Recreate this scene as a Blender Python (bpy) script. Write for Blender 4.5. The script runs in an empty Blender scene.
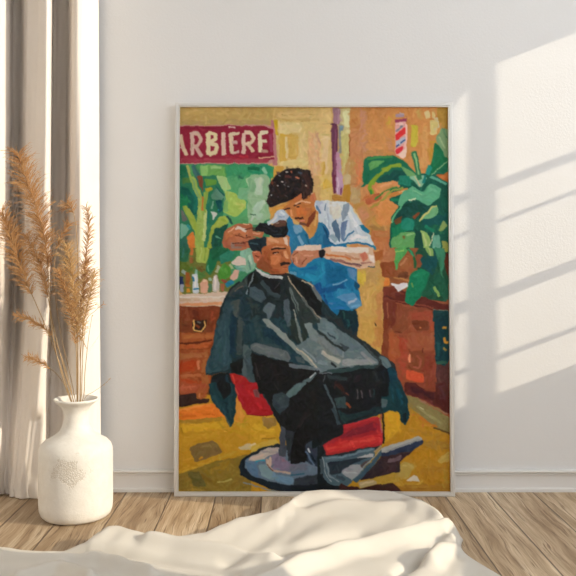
import bpy, bmesh, math, random
import numpy as np
from mathutils import Vector, Matrix

scene = bpy.context.scene
col = scene.collection
random.seed(7)

# ------------------------------------------------------------------ helpers
def lin(c):
    c = c / 255.0
    return c / 12.92 if c <= 0.04045 else ((c + 0.055) / 1.055) ** 2.4
def hexlin(h):
    h = h.lstrip('#')
    return tuple(lin(int(h[i:i+2], 16)) for i in (0, 2, 4))
def rgba(h):
    return hexlin(h) + (1.0,)

def mesh_obj(name, verts, faces, mat=None, parent=None, smooth=False):
    me = bpy.data.meshes.new(name)
    me.from_pydata([tuple(v) for v in verts], [], faces)
    me.update()
    if smooth:
        me.polygons.foreach_set('use_smooth', [True] * len(me.polygons))
    o = bpy.data.objects.new(name, me)
    col.objects.link(o)
    if mat: me.materials.append(mat)
    if parent: o.parent = parent
    return o

class MB:
    def __init__(s): s.v = []; s.f = []
    def box(s, a, b):
        n = len(s.v)
        for z in (a[2], b[2]):
            for x, y in ((a[0], a[1]), (b[0], a[1]), (b[0], b[1]), (a[0], b[1])):
                s.v.append((x, y, z))
        s.f += [tuple(n + i for i in q) for q in
                ((3, 2, 1, 0), (4, 5, 6, 7), (0, 1, 5, 4), (1, 2, 6, 5), (2, 3, 7, 6), (3, 0, 4, 7))]
    def tube(s, pts, rad, seg=5, cap=True):
        pts = [Vector(p) for p in pts]
        n0 = len(s.v); m = len(pts)
        for i, p in enumerate(pts):
            t = (pts[min(i + 1, m - 1)] - pts[max(i - 1, 0)])
            if t.length < 1e-9: t = Vector((0, 0, 1))
            t.normalize()
            up = Vector((0, 1, 0)) if abs(t.y) < 0.9 else Vector((1, 0, 0))
            a = t.cross(up).normalized(); b = t.cross(a)
            r = rad[i] if isinstance(rad, (list, tuple)) else rad
            for k in range(seg):
                q = 2 * math.pi * k / seg
                s.v.append(tuple(p + (a * math.cos(q) + b * math.sin(q)) * r))
        for i in range(m - 1):
            for k in range(seg):
                k2 = (k + 1) % seg
                s.f.append((n0 + i * seg + k, n0 + i * seg + k2, n0 + (i + 1) * seg + k2, n0 + (i + 1) * seg + k))
        if cap:
            s.f.append(tuple(n0 + k for k in range(seg - 1, -1, -1)))
            s.f.append(tuple(n0 + (m - 1) * seg + k for k in range(seg)))
    def build(s, name, mat=None, parent=None, smooth=False):
        return mesh_obj(name, s.v, s.f, mat, parent, smooth)

def empty(name, loc):
    o = bpy.data.objects.new(name, None); col.objects.link(o)
    o.location = loc; o.empty_display_size = 0.02
    return o
def tag(o, label=None, cat=None, group=None, kind=None):
    if label: o['label'] = label
    if cat: o['category'] = cat
    if group: o['group'] = group
    if kind: o['kind'] = kind
    return o

class NT:
    """small node-tree helper"""
    def __init__(s, name):
        s.m = bpy.data.materials.new(name); s.m.use_nodes = True
        s.t = s.m.node_tree; s.n = s.t.nodes; s.l = s.t.links
        s.b = s.n['Principled BSDF']
    def node(s, typ, **kw):
        n = s.n.new(typ)
        for k, v in kw.items():
            if k.startswith('i_'):
                key = k[2:].replace('_', ' ')
                n.inputs[key].default_value = v
            else: setattr(n, k, v)
        return n
    def link(s, a, b): s.l.new(a, b)
    def ramp(s, stops, fac):
        r = s.n.new('ShaderNodeValToRGB'); e = r.color_ramp.elements
        e[0].position, e[0].color = stops[0][0], stops[0][1]
        e[1].position, e[1].color = stops[-1][0], stops[-1][1]
        for p, c in stops[1:-1]:
            x = e.new(p); x.color = c
        s.link(fac, r.inputs['Fac']); return r
    def mixc(s, fac, a, b, blend='MIX'):
        m = s.n.new('ShaderNodeMix'); m.data_type = 'RGBA'; m.blend_type = blend
        for idx, v in ((0, fac), (6, a), (7, b)):
            if hasattr(v, 'is_linked') or hasattr(v, 'links'): s.link(v, m.inputs[idx])
            else: m.inputs[idx].default_value = v
        return m.outputs[2]
    def coords(s, scale=(1, 1, 1), kind='Object', rot=(0, 0, 0)):
        c = s.n.new('ShaderNodeTexCoord'); mp = s.n.new('ShaderNodeMapping')
        mp.inputs['Scale'].default_value = scale; mp.inputs['Rotation'].default_value = rot
        s.link(c.outputs[kind], mp.inputs['Vector']); return mp.outputs['Vector']
    def noise(s, vec, scale, detail=3, rough=0.5, dist=0.0):
        n = s.n.new('ShaderNodeTexNoise')
        n.inputs['Scale'].default_value = scale; n.inputs['Detail'].default_value = detail
        n.inputs['Roughness'].default_value = rough; n.inputs['Distortion'].default_value = dist
        s.link(vec, n.inputs['Vector']); return n.outputs['Fac']
    def bump(s, h, strength, dist, normal=None):
        b = s.n.new('ShaderNodeBump'); b.inputs['Strength'].default_value = strength
        b.inputs['Distance'].default_value = dist
        s.link(h, b.inputs['Height'])
        if normal: s.link(normal, b.inputs['Normal'])
        return b.outputs['Normal']
    def base(s, v, rough=0.8, spec=0.3):
        if isinstance(v, tuple): s.b.inputs['Base Color'].default_value = v
        else: s.link(v, s.b.inputs['Base Color'])
        s.b.inputs['Roughness'].default_value = rough
        s.b.inputs['Specular IOR Level'].default_value = spec

# camera numbers: the photograph's projection written out once
F, CX, CY, H, CAMD = 800.0, 278.0, 260.0, 0.60, 2.08
def at(px, py, Y):
    """point of the plane y = Y seen at pixel px, py"""
    d = Y + CAMD
    return Vector(((px - CX) * d / F, Y, H - (py - CY) * d / F))
def onfloor(px, py, z=0.0):
    d = F * (H - z) / (py - CY)
    return Vector(((px - CX) * d / F, d - CAMD, z))
PAINT = """
# base
Z #D0A868 p 170,100 350,100 350,300 170,300
Z #CC8E58 p 350,100 460,100 460,300 350,300
Z #C08E24 p 170,395 460,395 460,505 170,505
Z #A05638 p 380,285 460,285 460,420 380,420
# top band
A1 #BFA060 p 30,10 800,10 800,150 30,180
A1 #B0965E p 36,130 790,125 790,175 36,180
A1 #C8A868 s30 60,60 500,70
# cream wall B1 C1
B1 #D8BC7C p 205,20 660,20 660,700 205,700
B1 #C8A868 p 205,20 660,20 660,140 205,140
B1 #D2B478 p 240,60 576,60 576,110 240,120
B1 #B89858 s6 260,90 560,80
B1 #B89858 s6 260,125 570,130
B1 #DCC890 p 245,150 430,150 430,230 250,240
B1 #D0AA50 p 245,245 300,245 305,470 250,470
B1 #D4A83C s16 250,245 360,250
B1 #D2AE5C p 320,240 385,240 390,440 320,440
B1 #E0CC98 s18 310,260 310,430
B1 #DCC288 p 400,230 470,230 470,450 400,450
B1 #D8B060 s14 395,260 400,420
B1 #E0CC8C s40 265,480 470,460
B1 #DCAE80 p 480,230 576,230 576,640 490,640
B1 #D8B488 s30 540,260 540,560
B1 #C09080 s10 550,230 576,330
B1 #C8A82C s34 222,130 222,240
B1 #CFA048 p 195,500 290,500 250,620 190,620
# sign
A1 #C09088 p -60,172 790,165 812,488 -60,492
B1 #B8787C p 180,128 205,128 236,430 232,492 188,492
A1 #8E2038 p -60,180 772,174 784,470 -60,470
A1 #A23C4C s30 36,448 500,450 740,455
A1 #B02838 s12 390,418 570,424
B1 #9C3C5C s24 180,240 188,380
B1 #D8B090 s10 80,430 210,425
A1 #7C1830 s14 50,195 500,192
A1 #D8C0A0 s30 36,250 52,330 82,410
A1 #D0B0A0 s16 34,352 66,354
A1 #D0B0A4 s33 128,228 130,412
A1 #D0B0A0 s28 130,230 185,238 205,285 180,330 140,338
A1 #CCA8A0 s33 160,340 205,415
A1 #E0D2A8 s35 255,230 260,405
A1 #E0D0A4 s30 255,230 312,238 318,285 268,310
A1 #DCCCA4 s30 270,312 325,330 322,385 260,405
A1 #D8B8A8 s35 380,232 382,408
A1 #D8C4A8 s33 442,235 446,395
A1 #D8C8A8 s23 440,236 508,234
A1 #C8A8A0 s23 445,312 490,310
A1 #C8A8A0 s25 450,390 508,384
A1 #D8B8B0 s14 425,192 478,192
A1 #D8B8A8 s33 545,235 540,398
B1 #DCC4A8 s28 -28,228 28,232 46,275 20,312 -20,318
B1 #D8BCA0 s30 5,322 45,382
B1 #E4D8B4 s35 96,232 100,385
B1 #E4D8B8 s28 96,226 160,226
B1 #DCD0B0 s23 100,300 148,298
B1 #B89080 s25 104,376 160,378
# purple pole C1 C2
C1 #DCBE80 p 0,30 90,30 90,700 0,700
C1 #E2C698 s50 40,260 40,600
C1 #C8A870 s8 0,160 90,155
C1 #D0A850 s30 25,470 25,600
C1 #C8BC88 p 140,30 240,30 240,300 150,300
C1 #A07888 p 100,28 165,28 160,170 105,150
C1 #B490A0 s10 150,40 145,160
C1 #8C8C88 p 150,170 190,170 180,400 150,400
C1 #6C90A0 s16 170,180 172,210
C1 #6A3850 p 92,150 145,160 135,710 100,710
C1 #50283C s12 90,165 120,155
C1 #844C68 s10 125,200 120,600
C1 #BE8CA8 p 130,380 165,400 185,700 130,710
C1 #A8A4A0 s8 150,380 165,560
C1 #D8D8A8 s48 205,60 215,180
C1 #C6BE7A p 165,215 235,210 240,480 220,540 180,540
C1 #D8CC90 p 200,195 280,215 260,250 200,240
C1 #D0C888 s14 200,260 200,500
# right wall
C1 #C4874C p 235,28 1100,28 1100,230 240,230
C1 #D0965C r90:22 235,28 1040,28 1040,560 240,560
C1 #BC7C48 r70:20 235,28 1040,28 1040,560 240,560
C1 #CC9468 r50:24 235,28 1040,28 1040,560 240,560
C1 #C88A5C p 245,200 360,200 350,430 245,430
C1 #C48C6C s50 350,60 350,380
C1 #D09458 p 380,180 576,180 576,370 390,370
C1 #CC8C50 s50 440,60 440,300
C1 #D49458 s40 420,330 560,330
C1 #98592C s8 238,240 240,420
C1 #BC9458 p 220,430 285,440 285,620 190,620 200,500
C1 #C4A070 s24 235,460 215,600
C1 #D08458 p 290,440 335,450 335,640 290,640
C1 #BC8850 s24 360,390 440,380 560,380
C1 #CCA440 s36 545,90 545,200
D1 #D08E50 p 0,28 520,28 520,600 0,600
D1 #CCA440 s24 35,120 40,200
D1 #C88C60 s40 30,260 60,380
D1 #B08838 p 420,28 520,28 520,200 440,190
D1 #C8A058 s40 270,50 300,120
D1 #D8C48C s40 340,60 350,110
D1 #D4C080 s26 395,60 400,110
D1 #D8C480 s56 395,130 395,240
D1 #C8BC98 s30 420,110 430,190
D1 #C8B840 s52 245,170 240,340
D1 #D8A060 s50 330,180 320,500
D1 #C49838 s26 380,300 370,440
# barber pole
D1 #A890A0 s24 95,95 160,92
D1 #B8A8B0 s10 120,75 160,80
D1 #9C4060 s26 90,138 180,132
D1 #E4A8A0 p 88,150 182,142 180,412 90,412
D1 #E8C8C0 s18 120,165 150,160
D1 #788090 s14 95,215 145,175
D1 #E03438 p 90,240 166,180 172,235 95,295
D1 #B8BCCC p 95,300 176,250 176,300 100,350
D1 #34508C s13 98,345 125,322 
D1 #34508C s13 138,312 168,285
D1 #DC3440 p 95,365 160,330 140,392 98,402
D1 #F0C4B8 s14 174,160 176,400
D1 #F0D0C0 p 110,404 180,345 180,418 150,435
# left foliage background
Z #3E8A62 p 178,164 268,164 270,290 178,290
Z #2C7450 r60:3 178,164 268,164 270,290 178,290
Z #64A86C r40:3 178,164 268,164 270,290 178,290
A1 #4C9858 p 30,490 780,490 780,600 30,600
A1 #1C6848 p 30,485 95,490 120,600 30,600
A1 #A8B060 s24 85,490 130,600
A1 #386868 s34 140,495 185,600
A1 #8CC070 p 190,490 270,490 260,600 205,600
A1 #6CA858 p 250,490 400,495 380,600 250,600
A1 #98C080 s20 280,510 370,510
A1 #3C9868 p 400,490 620,490 620,600 400,600
B1 #2C9068 p 0,490 190,490 180,640 0,640
B1 #186848 s30 0,515 90,520
B1 #88C0A0 s30 120,510 150,560
A2 #2A7858 p 20,0 420,0 420,600 20,600
A2 #58A870 p 380,0 600,0 620,420 380,420
A2 #0F5C50 p 30,80 100,100 160,200 170,300 140,310 40,220
A2 #1C7C50 p 30,130 100,170 100,230 40,240
A2 #4C7C40 s40 50,40 110,30
A2 #187060 s40 150,120 160,280
A2 #98B458 p 100,0 150,0 205,150 225,260 225,600 150,600 150,400 170,330 180,200
A2 #7CA468 s16 130,20 185,180
A2 #C0D088 s24 240,270 222,520
A2 #98B45C s26 190,180 195,420
A2 #C87838 s18 215,170 215,280
A2 #7C4830 p 165,0 215,0 215,140 190,70
A2 #68A044 p 220,20 320,30 325,60 300,70 240,90
A2 #B0A830 s30 240,120 285,100
A2 #88A848 p 220,130 260,120 240,300 225,290
A2 #98B048 p 50,240 90,235 150,320 165,440 150,460 100,350
A2 #6C6C68 p 35,270 60,280 90,350 50,370
A2 #78B098 p 35,380 120,400 70,480 35,500
A2 #2C9090 s20 90,390 110,430
A2 #2C6858 p 30,500 80,490 100,600 30,600
A2 #D88038 p 85,490 130,445 160,500 155,600 105,600
A2 #5C8C78 p 280,150 330,90 390,160 350,200 290,180
A2 #78A890 s14 300,200 290,260
A2 #1C5C54 s12 310,70 390,155
A2 #0F5458 p 320,200 365,185 375,270 335,300
A2 #2890A0 s10 330,270 340,265
A2 #C8D0C8 p 275,275 335,300 295,358
A2 #187060 s18 262,240 252,400
A2 #98AC44 s36 265,600 295,440 330,390
A2 #A0B44C p 280,420 350,325 400,318 425,370 330,430 300,470
A2 #A8CC88 p 320,0 400,0 440,100 390,115 350,70
A2 #A4C460 p 385,110 470,130 560,200 570,260 480,330 420,310 375,280 400,180
A2 #C0CC70 s24 460,220 545,240
A2 #80B468 s30 400,200 400,280
A2 #58A470 p 400,0 500,0 560,110 470,120
A2 #286850 s24 500,5 540,15
A2 #78B488 p 500,90 620,100 620,200 500,180
A2 #A8CCA0 s50 580,20 600,90
A2 #58A068 p 400,300 480,350 590,320 590,390 440,390
A2 #1C5048 s16 405,320 450,380
A2 #145040 p 310,420 420,380 400,430 370,500 360,600 285,600 290,490
A2 #5C9C80 s10 320,480 360,500
# light behind hands
B2 #94BC94 p 0,-10 175,-10 160,240 180,320 100,395 0,395
B2 #80B088 s50 30,20 30,120
B2 #B8D0B8 s56 90,20 80,150
B2 #C4D4C0 s26 100,10 90,110
B2 #B0CCB8 s60 100,220 60,280
B2 #C0D4C0 s50 110,200 120,230
B2 #A8C8B0 s60 110,330 40,300
B2 #BCCCBC s44 30,340 40,345
B2 #305840 s7 20,300 60,312
B2 #80B080 s12 0,190 30,280
# C2 wall
C2 #DABC74 p 0,-10 95,-10 95,190 0,190
C2 #D8B44C s36 45,30 45,90
C2 #6C2C48 p 100,-10 132,-10 128,145 104,145
C2 #C09CB8 p 130,-10 185,-10 180,155 130,150
C2 #D8C0D0 s8 145,10 145,150
C2 #885070 s14 172,90 170,150
C2 #C8B488 p 188,-10 245,-10 245,80 188,80
C2 #C08C5C p 245,-10 345,-10 340,100 245,100
C2 #D8804C s20 330,-10 300,60
C2 #B88830 p 185,70 245,70 245,215 185,200
C2 #B8843C p 90,150 190,160 240,215 95,195
C2 #BCA070 p 245,80 325,90 320,225 245,220
C2 #C49050 p 250,220 576,220 576,600 440,600 330,380
C2 #C88C64 s80 330,270 370,350
C2 #C09448 p 420,330 530,310 530,400 400,400
C2 #D89048 s60 540,250 540,350
C2 #A87C48 s30 400,410 520,420
C2 #C07848 p 400,440 620,430 620,600 450,600
C2 #C08050 s30 440,470 560,470
# right plant
D1 #176C4E p -167,445 -130,420 0,412 60,408 130,435 190,475 250,556 330,576 380,470 420,350 530,450 530,640 -170,640
C2 #176C4E p 345,-30 350,60 320,90 350,85 400,50 420,-20
C2 #D08A54 p 360,70 420,60 460,0 700,20 700,220 420,330
C2 #0E5848 p 560,-20 1100,-20 1100,700 560,700
D2 #14684C r60:20 80,200 520,200 520,570 80,570
D2 #083C34 r50:20 80,200 520,200 520,570 80,570
D2 #3C8C5C r30:16 80,400 520,400 520,570 80,570
C2 #176C4E p 350,-40 576,-40 576,30 470,60 410,20 352,75
C1 #60A45C p 385,480 420,455 515,448 450,510 405,540
C1 #3C9050 s18 370,440 470,425 570,420
C1 #88A030 s26 576,500 500,545 440,590 415,640
C2 #80A030 s30 470,-10 410,50 395,100 420,155
C2 #3C8838 s16 395,120 415,160 440,155
D1 #88A434 s30 -10,530 50,500 140,490
D1 #105048 p -40,590 60,540 160,530 240,620 -40,620
D1 #70A868 p 130,500 200,520 290,600 290,640 200,590
C2 #D8945C p 430,120 450,90 490,65 576,50 640,40 640,90 560,110 470,130
D2 #D8945C p -80,115 -40,70 60,40 125,42 130,70 60,100 -20,130
D2 #E0A874 s12 0,70 80,55
C2 #B8603C s56 370,205 480,160
C2 #C87848 s20 360,180 430,150
C2 #A09840 s16 400,250 470,220 576,120
D2 #90A048 s14 -10,190 40,130 150,95
D2 #4C8C40 s12 -70,190 0,120 110,90
D2 #D08844 s34 40,165 190,105
D2 #E8C090 s8 120,130 200,105
D2 #148058 s20 60,190 120,190
D2 #D89050 p -60,260 -30,200 60,195 120,240 60,320 40,400 -60,380
D2 #E0B070 s10 100,290 50,370
D2 #1C8068 p 120,0 210,0 220,80 110,70
D2 #5CAC84 p 115,240 120,185 150,120 235,80 310,130 380,58 460,105 440,180 350,238 270,190 200,190 150,240
D2 #74BC94 r14:16 130,200 240,100 450,110 350,220
D2 #4C9C78 r14:16 130,200 240,100 450,110 350,220
D2 #80C498 s12 230,110 300,150
D2 #6CB890 s20 360,90 430,130
D2 #5CB080 s14 150,230 90,300 60,370
D2 #0C4840 p 90,350 150,240 250,195 350,240 330,290 240,300 110,370
D2 #6A4828 p 75,360 150,320 135,380 90,390
D2 #844424 p 225,335 265,288 288,298 240,348
D2 #8CC0A0 p 195,0 360,-10 300,88 280,85
D2 #D8C898 s10 240,0 290,75
D2 #188078 s24 330,-10 315,60
D2 #5CA890 s18 370,0 500,65
D2 #C06830 p 410,-10 525,-10 525,60 440,15
D2 #117C54 p 65,400 150,380 180,440 120,490 65,490
D2 #1C8870 p 135,370 180,330 240,360 230,430 165,445
D2 #74B480 p 280,360 340,290 390,235 430,245 440,290 400,340 340,345
D2 #CCC878 s12 280,360 350,290 385,240 425,240
D2 #DCE4C0 s12 195,195 255,182
D2 #0C5454 p 300,350 480,300 500,380 300,400
D2 #148060 s24 330,400 400,440
D2 #66A864 p 62,500 150,450 250,445 245,600 62,600
D2 #7C6C38 s20 150,480 165,500
D2 #90C080 s14 180,480 240,460
D2 #0C4438 p 250,440 295,440 310,600 240,600
D2 #98BC6C p 290,430 350,450 375,520 365,600 320,600
D2 #C0D088 s16 310,460 340,560
D2 #E0D8B0 s9 400,450 372,560
D2 #68A890 p 395,470 450,470 460,640 385,640
D2 #88A460 p 435,435 480,355 512,400 465,440
D2 #98A050 p 465,520 518,530 518,600 465,600
D1 #127048 p 410,300 440,330 515,440 515,480 380,576 330,590 380,470
D1 #7C9C70 p 412,285 460,190 518,205 518,425 490,420
D1 #9CB488 s14 440,260 490,360
D1 #4C8060 s10 470,200 515,280
D1 #2C7850 s40 240,380 285,600
D1 #90BC80 s14 243,390 278,560
D1 #209080 s40 350,560 370,500
D1 #90B888 s8 385,565 515,450
D1 #C87438 p 445,590 518,530 518,600
# D3 row
D3 #985C38 p 0,0 300,0 300,340 0,340
D3 #BC7848 p 0,0 60,0 70,110 0,120
D3 #8C5430 p 0,120 70,120 90,240 0,240
D3 #1C5038 p 250,0 520,0 520,430 300,400
D3 #0C3C30 r30:18 260,0 510,0 510,400 300,380
D3 #34704C r24:14 400,0 510,0 510,400 400,380
D3 #8C4C30 s50 290,60 270,150
D3 #54A458 p 55,20 120,0 210,-10 180,40 120,120 95,190 70,120
D3 #90C468 s14 90,30 160,20
D3 #2C6840 s26 190,0 235,60 250,160
D3 #3CA070 s16 200,10 240,70
D3 #A06038 p 110,170 170,70 235,60 240,160 190,240
D3 #BC8058 s16 130,140 190,80
D3 #704028 p 110,210 200,190 190,245 110,240
D3 #B88048 s12 75,235 200,262
D3 #E08838 p -10,235 45,245 40,300 -10,310
D3 #88B064 p 330,0 390,0 410,100 390,128 370,80
D3 #C0C888 s8 360,0 390,100
D3 #3C8868 p 400,0 480,0 490,100 470,200 430,80
D3 #0C4C50 p 285,100 310,60 430,60 420,180 340,190
D3 #38805C s18 440,60 470,260
D3 #5C2818 p 490,40 522,40 522,260 485,140
D3 #A0A048 s26 490,0 500,30
D3 #5C241C p -20,310 60,315 240,370 522,455 522,520 380,495 30,420 -20,400
D3 #8C4430 s12 20,405 200,440 400,480
D3 #7C3C2C s14 10,330 160,370
D3 #1C5C44 p 290,370 380,240 430,190 520,290 520,420 440,370 400,290 390,370 310,395
D3 #14805A p 220,190 300,168 368,200 350,280 280,400 230,468 165,430 185,330 200,250
D3 #209468 s20 240,230 310,200
D3 #6C9C50 s12 225,280 235,315
D3 #88B060 s24 398,310 440,385
D3 #E8E8EC p 50,290 70,282 110,292 190,275 192,310 150,335 105,357 88,325
D3 #8C4A30 p 0,425 395,500 395,640 0,640
D3 #A0583C s14 20,460 30,576
D3 #7C3C28 s20 90,450 90,576
D3 #A85038 p 215,515 390,500 390,600 215,600
D3 #123C40 p 392,495 522,505 522,640 395,640
D3 #78806C s7 395,490 515,505
D3 #905840 s8 440,430 500,450
# D4 cabinets
D4 #9A5034 p 0,0 400,0 410,590 0,590
D4 #B06444 r50:18 20,20 400,20 400,480 100,480
D4 #80402C r50:18 20,20 400,20 400,480 100,480
D4 #88482C p 30,0 200,0 190,95 30,95
D4 #A06048 s14 60,10 60,80
D4 #502014 s8 30,98 150,98
D4 #885030 p -10,0 30,0 25,280 -10,280
D4 #A85C34 p 22,110 120,110 130,300 70,330 30,280
D4 #C07C48 s8 28,180 35,260
D4 #AC4830 s50 150,140 160,420
D4 #A45A3C p 190,100 400,100 400,250 190,240
D4 #783C24 p 215,0 360,0 355,90 250,80
D4 #E08850 s12 285,55 300,60
D4 #B05030 s40 385,10 385,90
D4 #844428 p 192,245 325,240 325,420 200,400
D4 #EC9870 s18 210,268 208,340
D4 #AC5C48 s16 260,285 300,320 280,385 240,380
D4 #602818 s8 312,220 312,260
D4 #D85834 p 178,400 325,432 320,508 170,478
D4 #8C402C p 325,250 412,260 412,550 325,510
D4 #54302E p 412,340 524,330 524,640 430,640
D4 #643A38 s30 440,400 450,560
D4 #0C3840 p 398,0 524,0 524,330 480,370 415,340
D4 #285848 s24 420,345 510,335
D4 #185054 s14 430,100 440,300
D4 #D09838 s18 476,58 500,64
D4 #D89838 s22 478,140 492,176 515,180
D4 #A88C40 s18 476,225 500,245
D4 #481C20 p 165,490 400,548 400,590 165,590
D4 #B05C3C s10 380,530 410,560
# C3 wall behind, arm
C3 #CCA058 p 290,160 480,90 510,300 520,600 290,600
C3 #DCB46C r30:16 300,160 480,110 500,560 300,560
C3 #BC9048 r30:16 300,160 480,110 500,560 300,560
C3 #C49C60 p 330,150 480,110 470,260 370,280
C3 #D8BC4C p 303,182 370,182 368,260 328,312 305,260
C3 #D4AC60 s50 400,330 390,540
C3 #C88C54 s50 478,360 470,576
C3 #A86030 p 425,30 515,10 500,95 440,105
C3 #904C28 p 480,115 600,105 600,235 500,240
C3 #B87850 p 510,0 600,0 600,110 500,100
C3 #D0A050 s26 505,240 460,335
C3 #E08840 p 515,250 552,250 548,302 515,305
C3 #783828 p 500,325 600,305 600,640 510,640
C3 #54201C s12 510,390 600,410
C3 #A05C40 s10 540,430 540,560
C4 #D0A454 p 295,-10 520,-10 500,290 300,140
C4 #C88C4C s64 470,0 455,210
C4 #302818 s7 440,20 446,45
C4 #844024 p 510,-10 560,-10 545,320 488,255
C4 #B05C34 p 545,90 600,90 600,340 555,320
# pants
C3 #123038 p 140,490 290,490 310,600 140,600
C4 #0E2C38 p 110,-10 310,-10 300,135 180,60
C4 #1C5054 s18 225,0 230,50
C3 #24504C s14 190,510 200,576
# shirt body
Z #1874A4 p 288,245 345,243 357,260 357,282 362,306 352,311 340,310 336,320 300,296 288,270
Z #1060A0 r40:3 290,250 345,245 356,300 335,310
Z #3090B8 r36:3 290,250 345,245 356,300 335,310
Z #0C5484 r20:3 290,250 345,245 356,300 335,310
C3 #0E6490 p 50,130 200,150 225,200 150,270 50,290
C3 #5888B4 p 215,155 285,175 290,270 240,240
C3 #1C7CA8 s40 20,110 30,300
C3 #105488 s40 0,340 120,330 190,310
C3 #78A8C8 s12 100,295 160,285 215,250
C3 #2C88B4 p 145,330 250,330 250,385 140,390
C3 #5890BC p 120,390 270,350 332,440 332,468 250,495 200,430
C3 #6CA8D0 s22 250,470 320,460
C3 #A8BCD4 s16 222,440 250,430 290,405
C3 #104C6C p 275,262 322,300 302,348 268,305
C3 #2090B8 s16 15,120 18,280
C3 #2878B8 s22 60,490 190,480
C3 #487CAC s16 70,440 130,440
C3 #104C84 s20 30,370 60,470
B3 #1C7CA8 p 330,150 580,80 580,420 500,300 420,250 330,190
B3 #1C8CB4 s44 430,230 560,240
B3 #1468A0 s20 400,170 560,150
B3 #5C98B8 s36 335,200 385,210
B3 #10508C p 520,300 590,270 590,400 560,370
# white shirt sleeve
C2 #C8D4DE p -60,200 0,195 200,205 260,250 320,350 400,470 450,590 380,555 280,535 130,555 0,555 -60,540
C2 #B0BCCC r30:18 0,210 200,215 330,400 420,560 280,520 100,520
C2 #E8ECEC r26:18 0,210 200,215 330,400 420,560 280,520 100,520
C2 #DCE0E0 s40 40,215 160,225
C2 #8C9CAC p 185,230 235,215 225,300 180,370 170,300
C2 #D6D4C8 p 75,240 170,250 170,330 100,350
C2 #54708C p 95,390 130,345 160,440 165,535 120,480
C2 #6C84A8 p 165,375 225,350 205,420 190,535 165,480
C2 #20608C p -60,370 0,370 50,390 75,450 80,520 130,552 -60,555
C2 #40709C s20 0,440 60,470
C2 #104870 s14 20,400 70,500
C2 #90A8B8 s34 90,470 130,520
C2 #4478A0 s14 190,520 230,470 270,440
C2 #6C84A0 s10 45,220 38,280
C2 #A8B8C8 s14 60,300 80,420
C2 #E4E8EC s40 235,290 290,400
C2 #E8E8E8 s26 240,510 300,480 380,500
C2 #E0CC98 s10 268,255 330,365
C2 #1C7498 p 318,392 350,390 400,440 392,468 335,425
C2 #1870A0 s14 -10,555 130,555 280,532 380,548 440,572
# barber torso left
B2 #2C78A0 p 308,340 330,320 370,390 420,400 460,440 500,510 540,430 600,360 600,600 308,600
B2 #D0A870 p 520,-10 576,-10 576,200 540,195
B2 #2878A8 s40 340,350 345,550
B2 #74A0C0 p 360,392 430,400 440,440 380,465
B2 #78A8C8 s26 400,480 440,550
B2 #145C80 s16 460,460 500,570
B2 #1C6C98 s24 540,450 550,550
B2 #B0BCD0 p 535,195 600,200 600,330 565,280
B2 #C8D0DC s20 590,230 590,330
B2 #50789C s16 545,230 576,300
B2 #5088B0 s12 555,380 520,470
# hair barber
B2 #1E191A p 168,60 200,20 240,-20 290,-46 350,-62 430,-58 495,-46 522,30 518,130 490,175 430,210 340,195 260,215 175,255 148,200 170,120
B2 #C07840 p 175,262 300,215 400,160 440,180 500,145 535,130 548,190 525,230 545,300 490,405 450,412 400,375 320,310 300,265 200,325 178,325
B2 #3C2620 p 420,-30 480,-30 515,50 510,130 470,170 440,190 425,110
B2 #5C3428 s14 460,20 480,120
B2 #201818 s16 430,0 450,80
B2 #1A1618 r60:16 168,60 200,20 240,-20 290,-46 350,-62 430,-58 495,-46 522,30 518,130 490,170 430,170 340,175 260,200 180,240 150,200 170,120
B2 #4C2C22 r46:13 168,60 200,20 240,-20 290,-46 350,-62 430,-58 495,-46 522,30 518,130 490,170 430,170 340,175 260,200 180,240 150,200 170,120
B2 #6C4434 r26:9 168,60 200,20 240,-20 290,-46 350,-62 430,-58 495,-46 522,30 518,130 490,170 430,170 340,175 260,200 180,240 150,200 170,120
B2 #383848 r26:10 168,60 200,20 240,-20 290,-46 350,-62 430,-58 495,-46 522,30 518,130 490,170 430,170 340,175 260,200 180,240 150,200 170,120
B2 #0C0A0C r40:11 168,60 200,20 240,-20 290,-46 350,-62 430,-58 495,-46 522,30 518,130 490,170 430,170 340,175 260,200 180,240 150,200 170,120
B2 #A49C9C r14:7 168,60 200,20 240,-20 290,-46 350,-62 430,-58 495,-46 522,30 518,130 490,170 430,170 340,175 260,200 180,240 150,200 170,120
B2 #6C3420 s24 180,40 200,55
B2 #B0A8A8 s10 232,76 248,78
B2 #C8C0C0 s10 265,40 282,44
B2 #A8A8A8 s12 188,150 194,156
B2 #808080 s8 315,82 330,86
B2 #A89888 s14 452,72 462,84
B2 #C87858 s12 382,10 410,14
B2 #58302C s20 300,0 350,10
B2 #707070 s8 285,62 296,70
B2 #D8D0C8 s8 305,-30 325,-28
B2 #B06040 s10 345,-40 355,-20
B2 #404858 s16 400,-30 430,-20
B2 #808890 s8 240,-10 256,-4
B2 #604840 s12 230,-20 250,-30
B2 #D49C48 p 175,268 240,240 300,222 350,210 290,250 245,272 200,325 180,325
B2 #C06C44 p 340,200 400,150 425,130 430,175 380,212
B2 #C87850 p 490,160 530,132 550,190 510,220
B2 #D8B088 s12 500,145 520,135
B2 #C88C4C p 525,235 560,285 565,400 530,480 495,505 455,425 520,340
B2 #D8A860 s16 545,300 540,400
B2 #783820 p 455,400 510,290 545,265 530,350 485,410
B2 #B06838 p 440,270 500,240 510,290 470,340
B2 #502818 s11 365,245 395,225 430,218
B2 #241410 s9 385,248 415,246
B2 #382018 s12 285,268 340,262
B2 #E09C68 s20 345,275 352,325
B2 #CC7038 p 375,265 460,250 470,325 400,320
B2 #E0B490 s12 375,225 440,198 500,215
B2 #482418 s16 372,342 440,338
B2 #DC8478 s10 405,370 445,355
B2 #6C4838 s20 410,385 460,390
# customer hair, comb and hands
B2 #C88458 p 130,490 230,500 330,470 340,650 120,650
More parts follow.
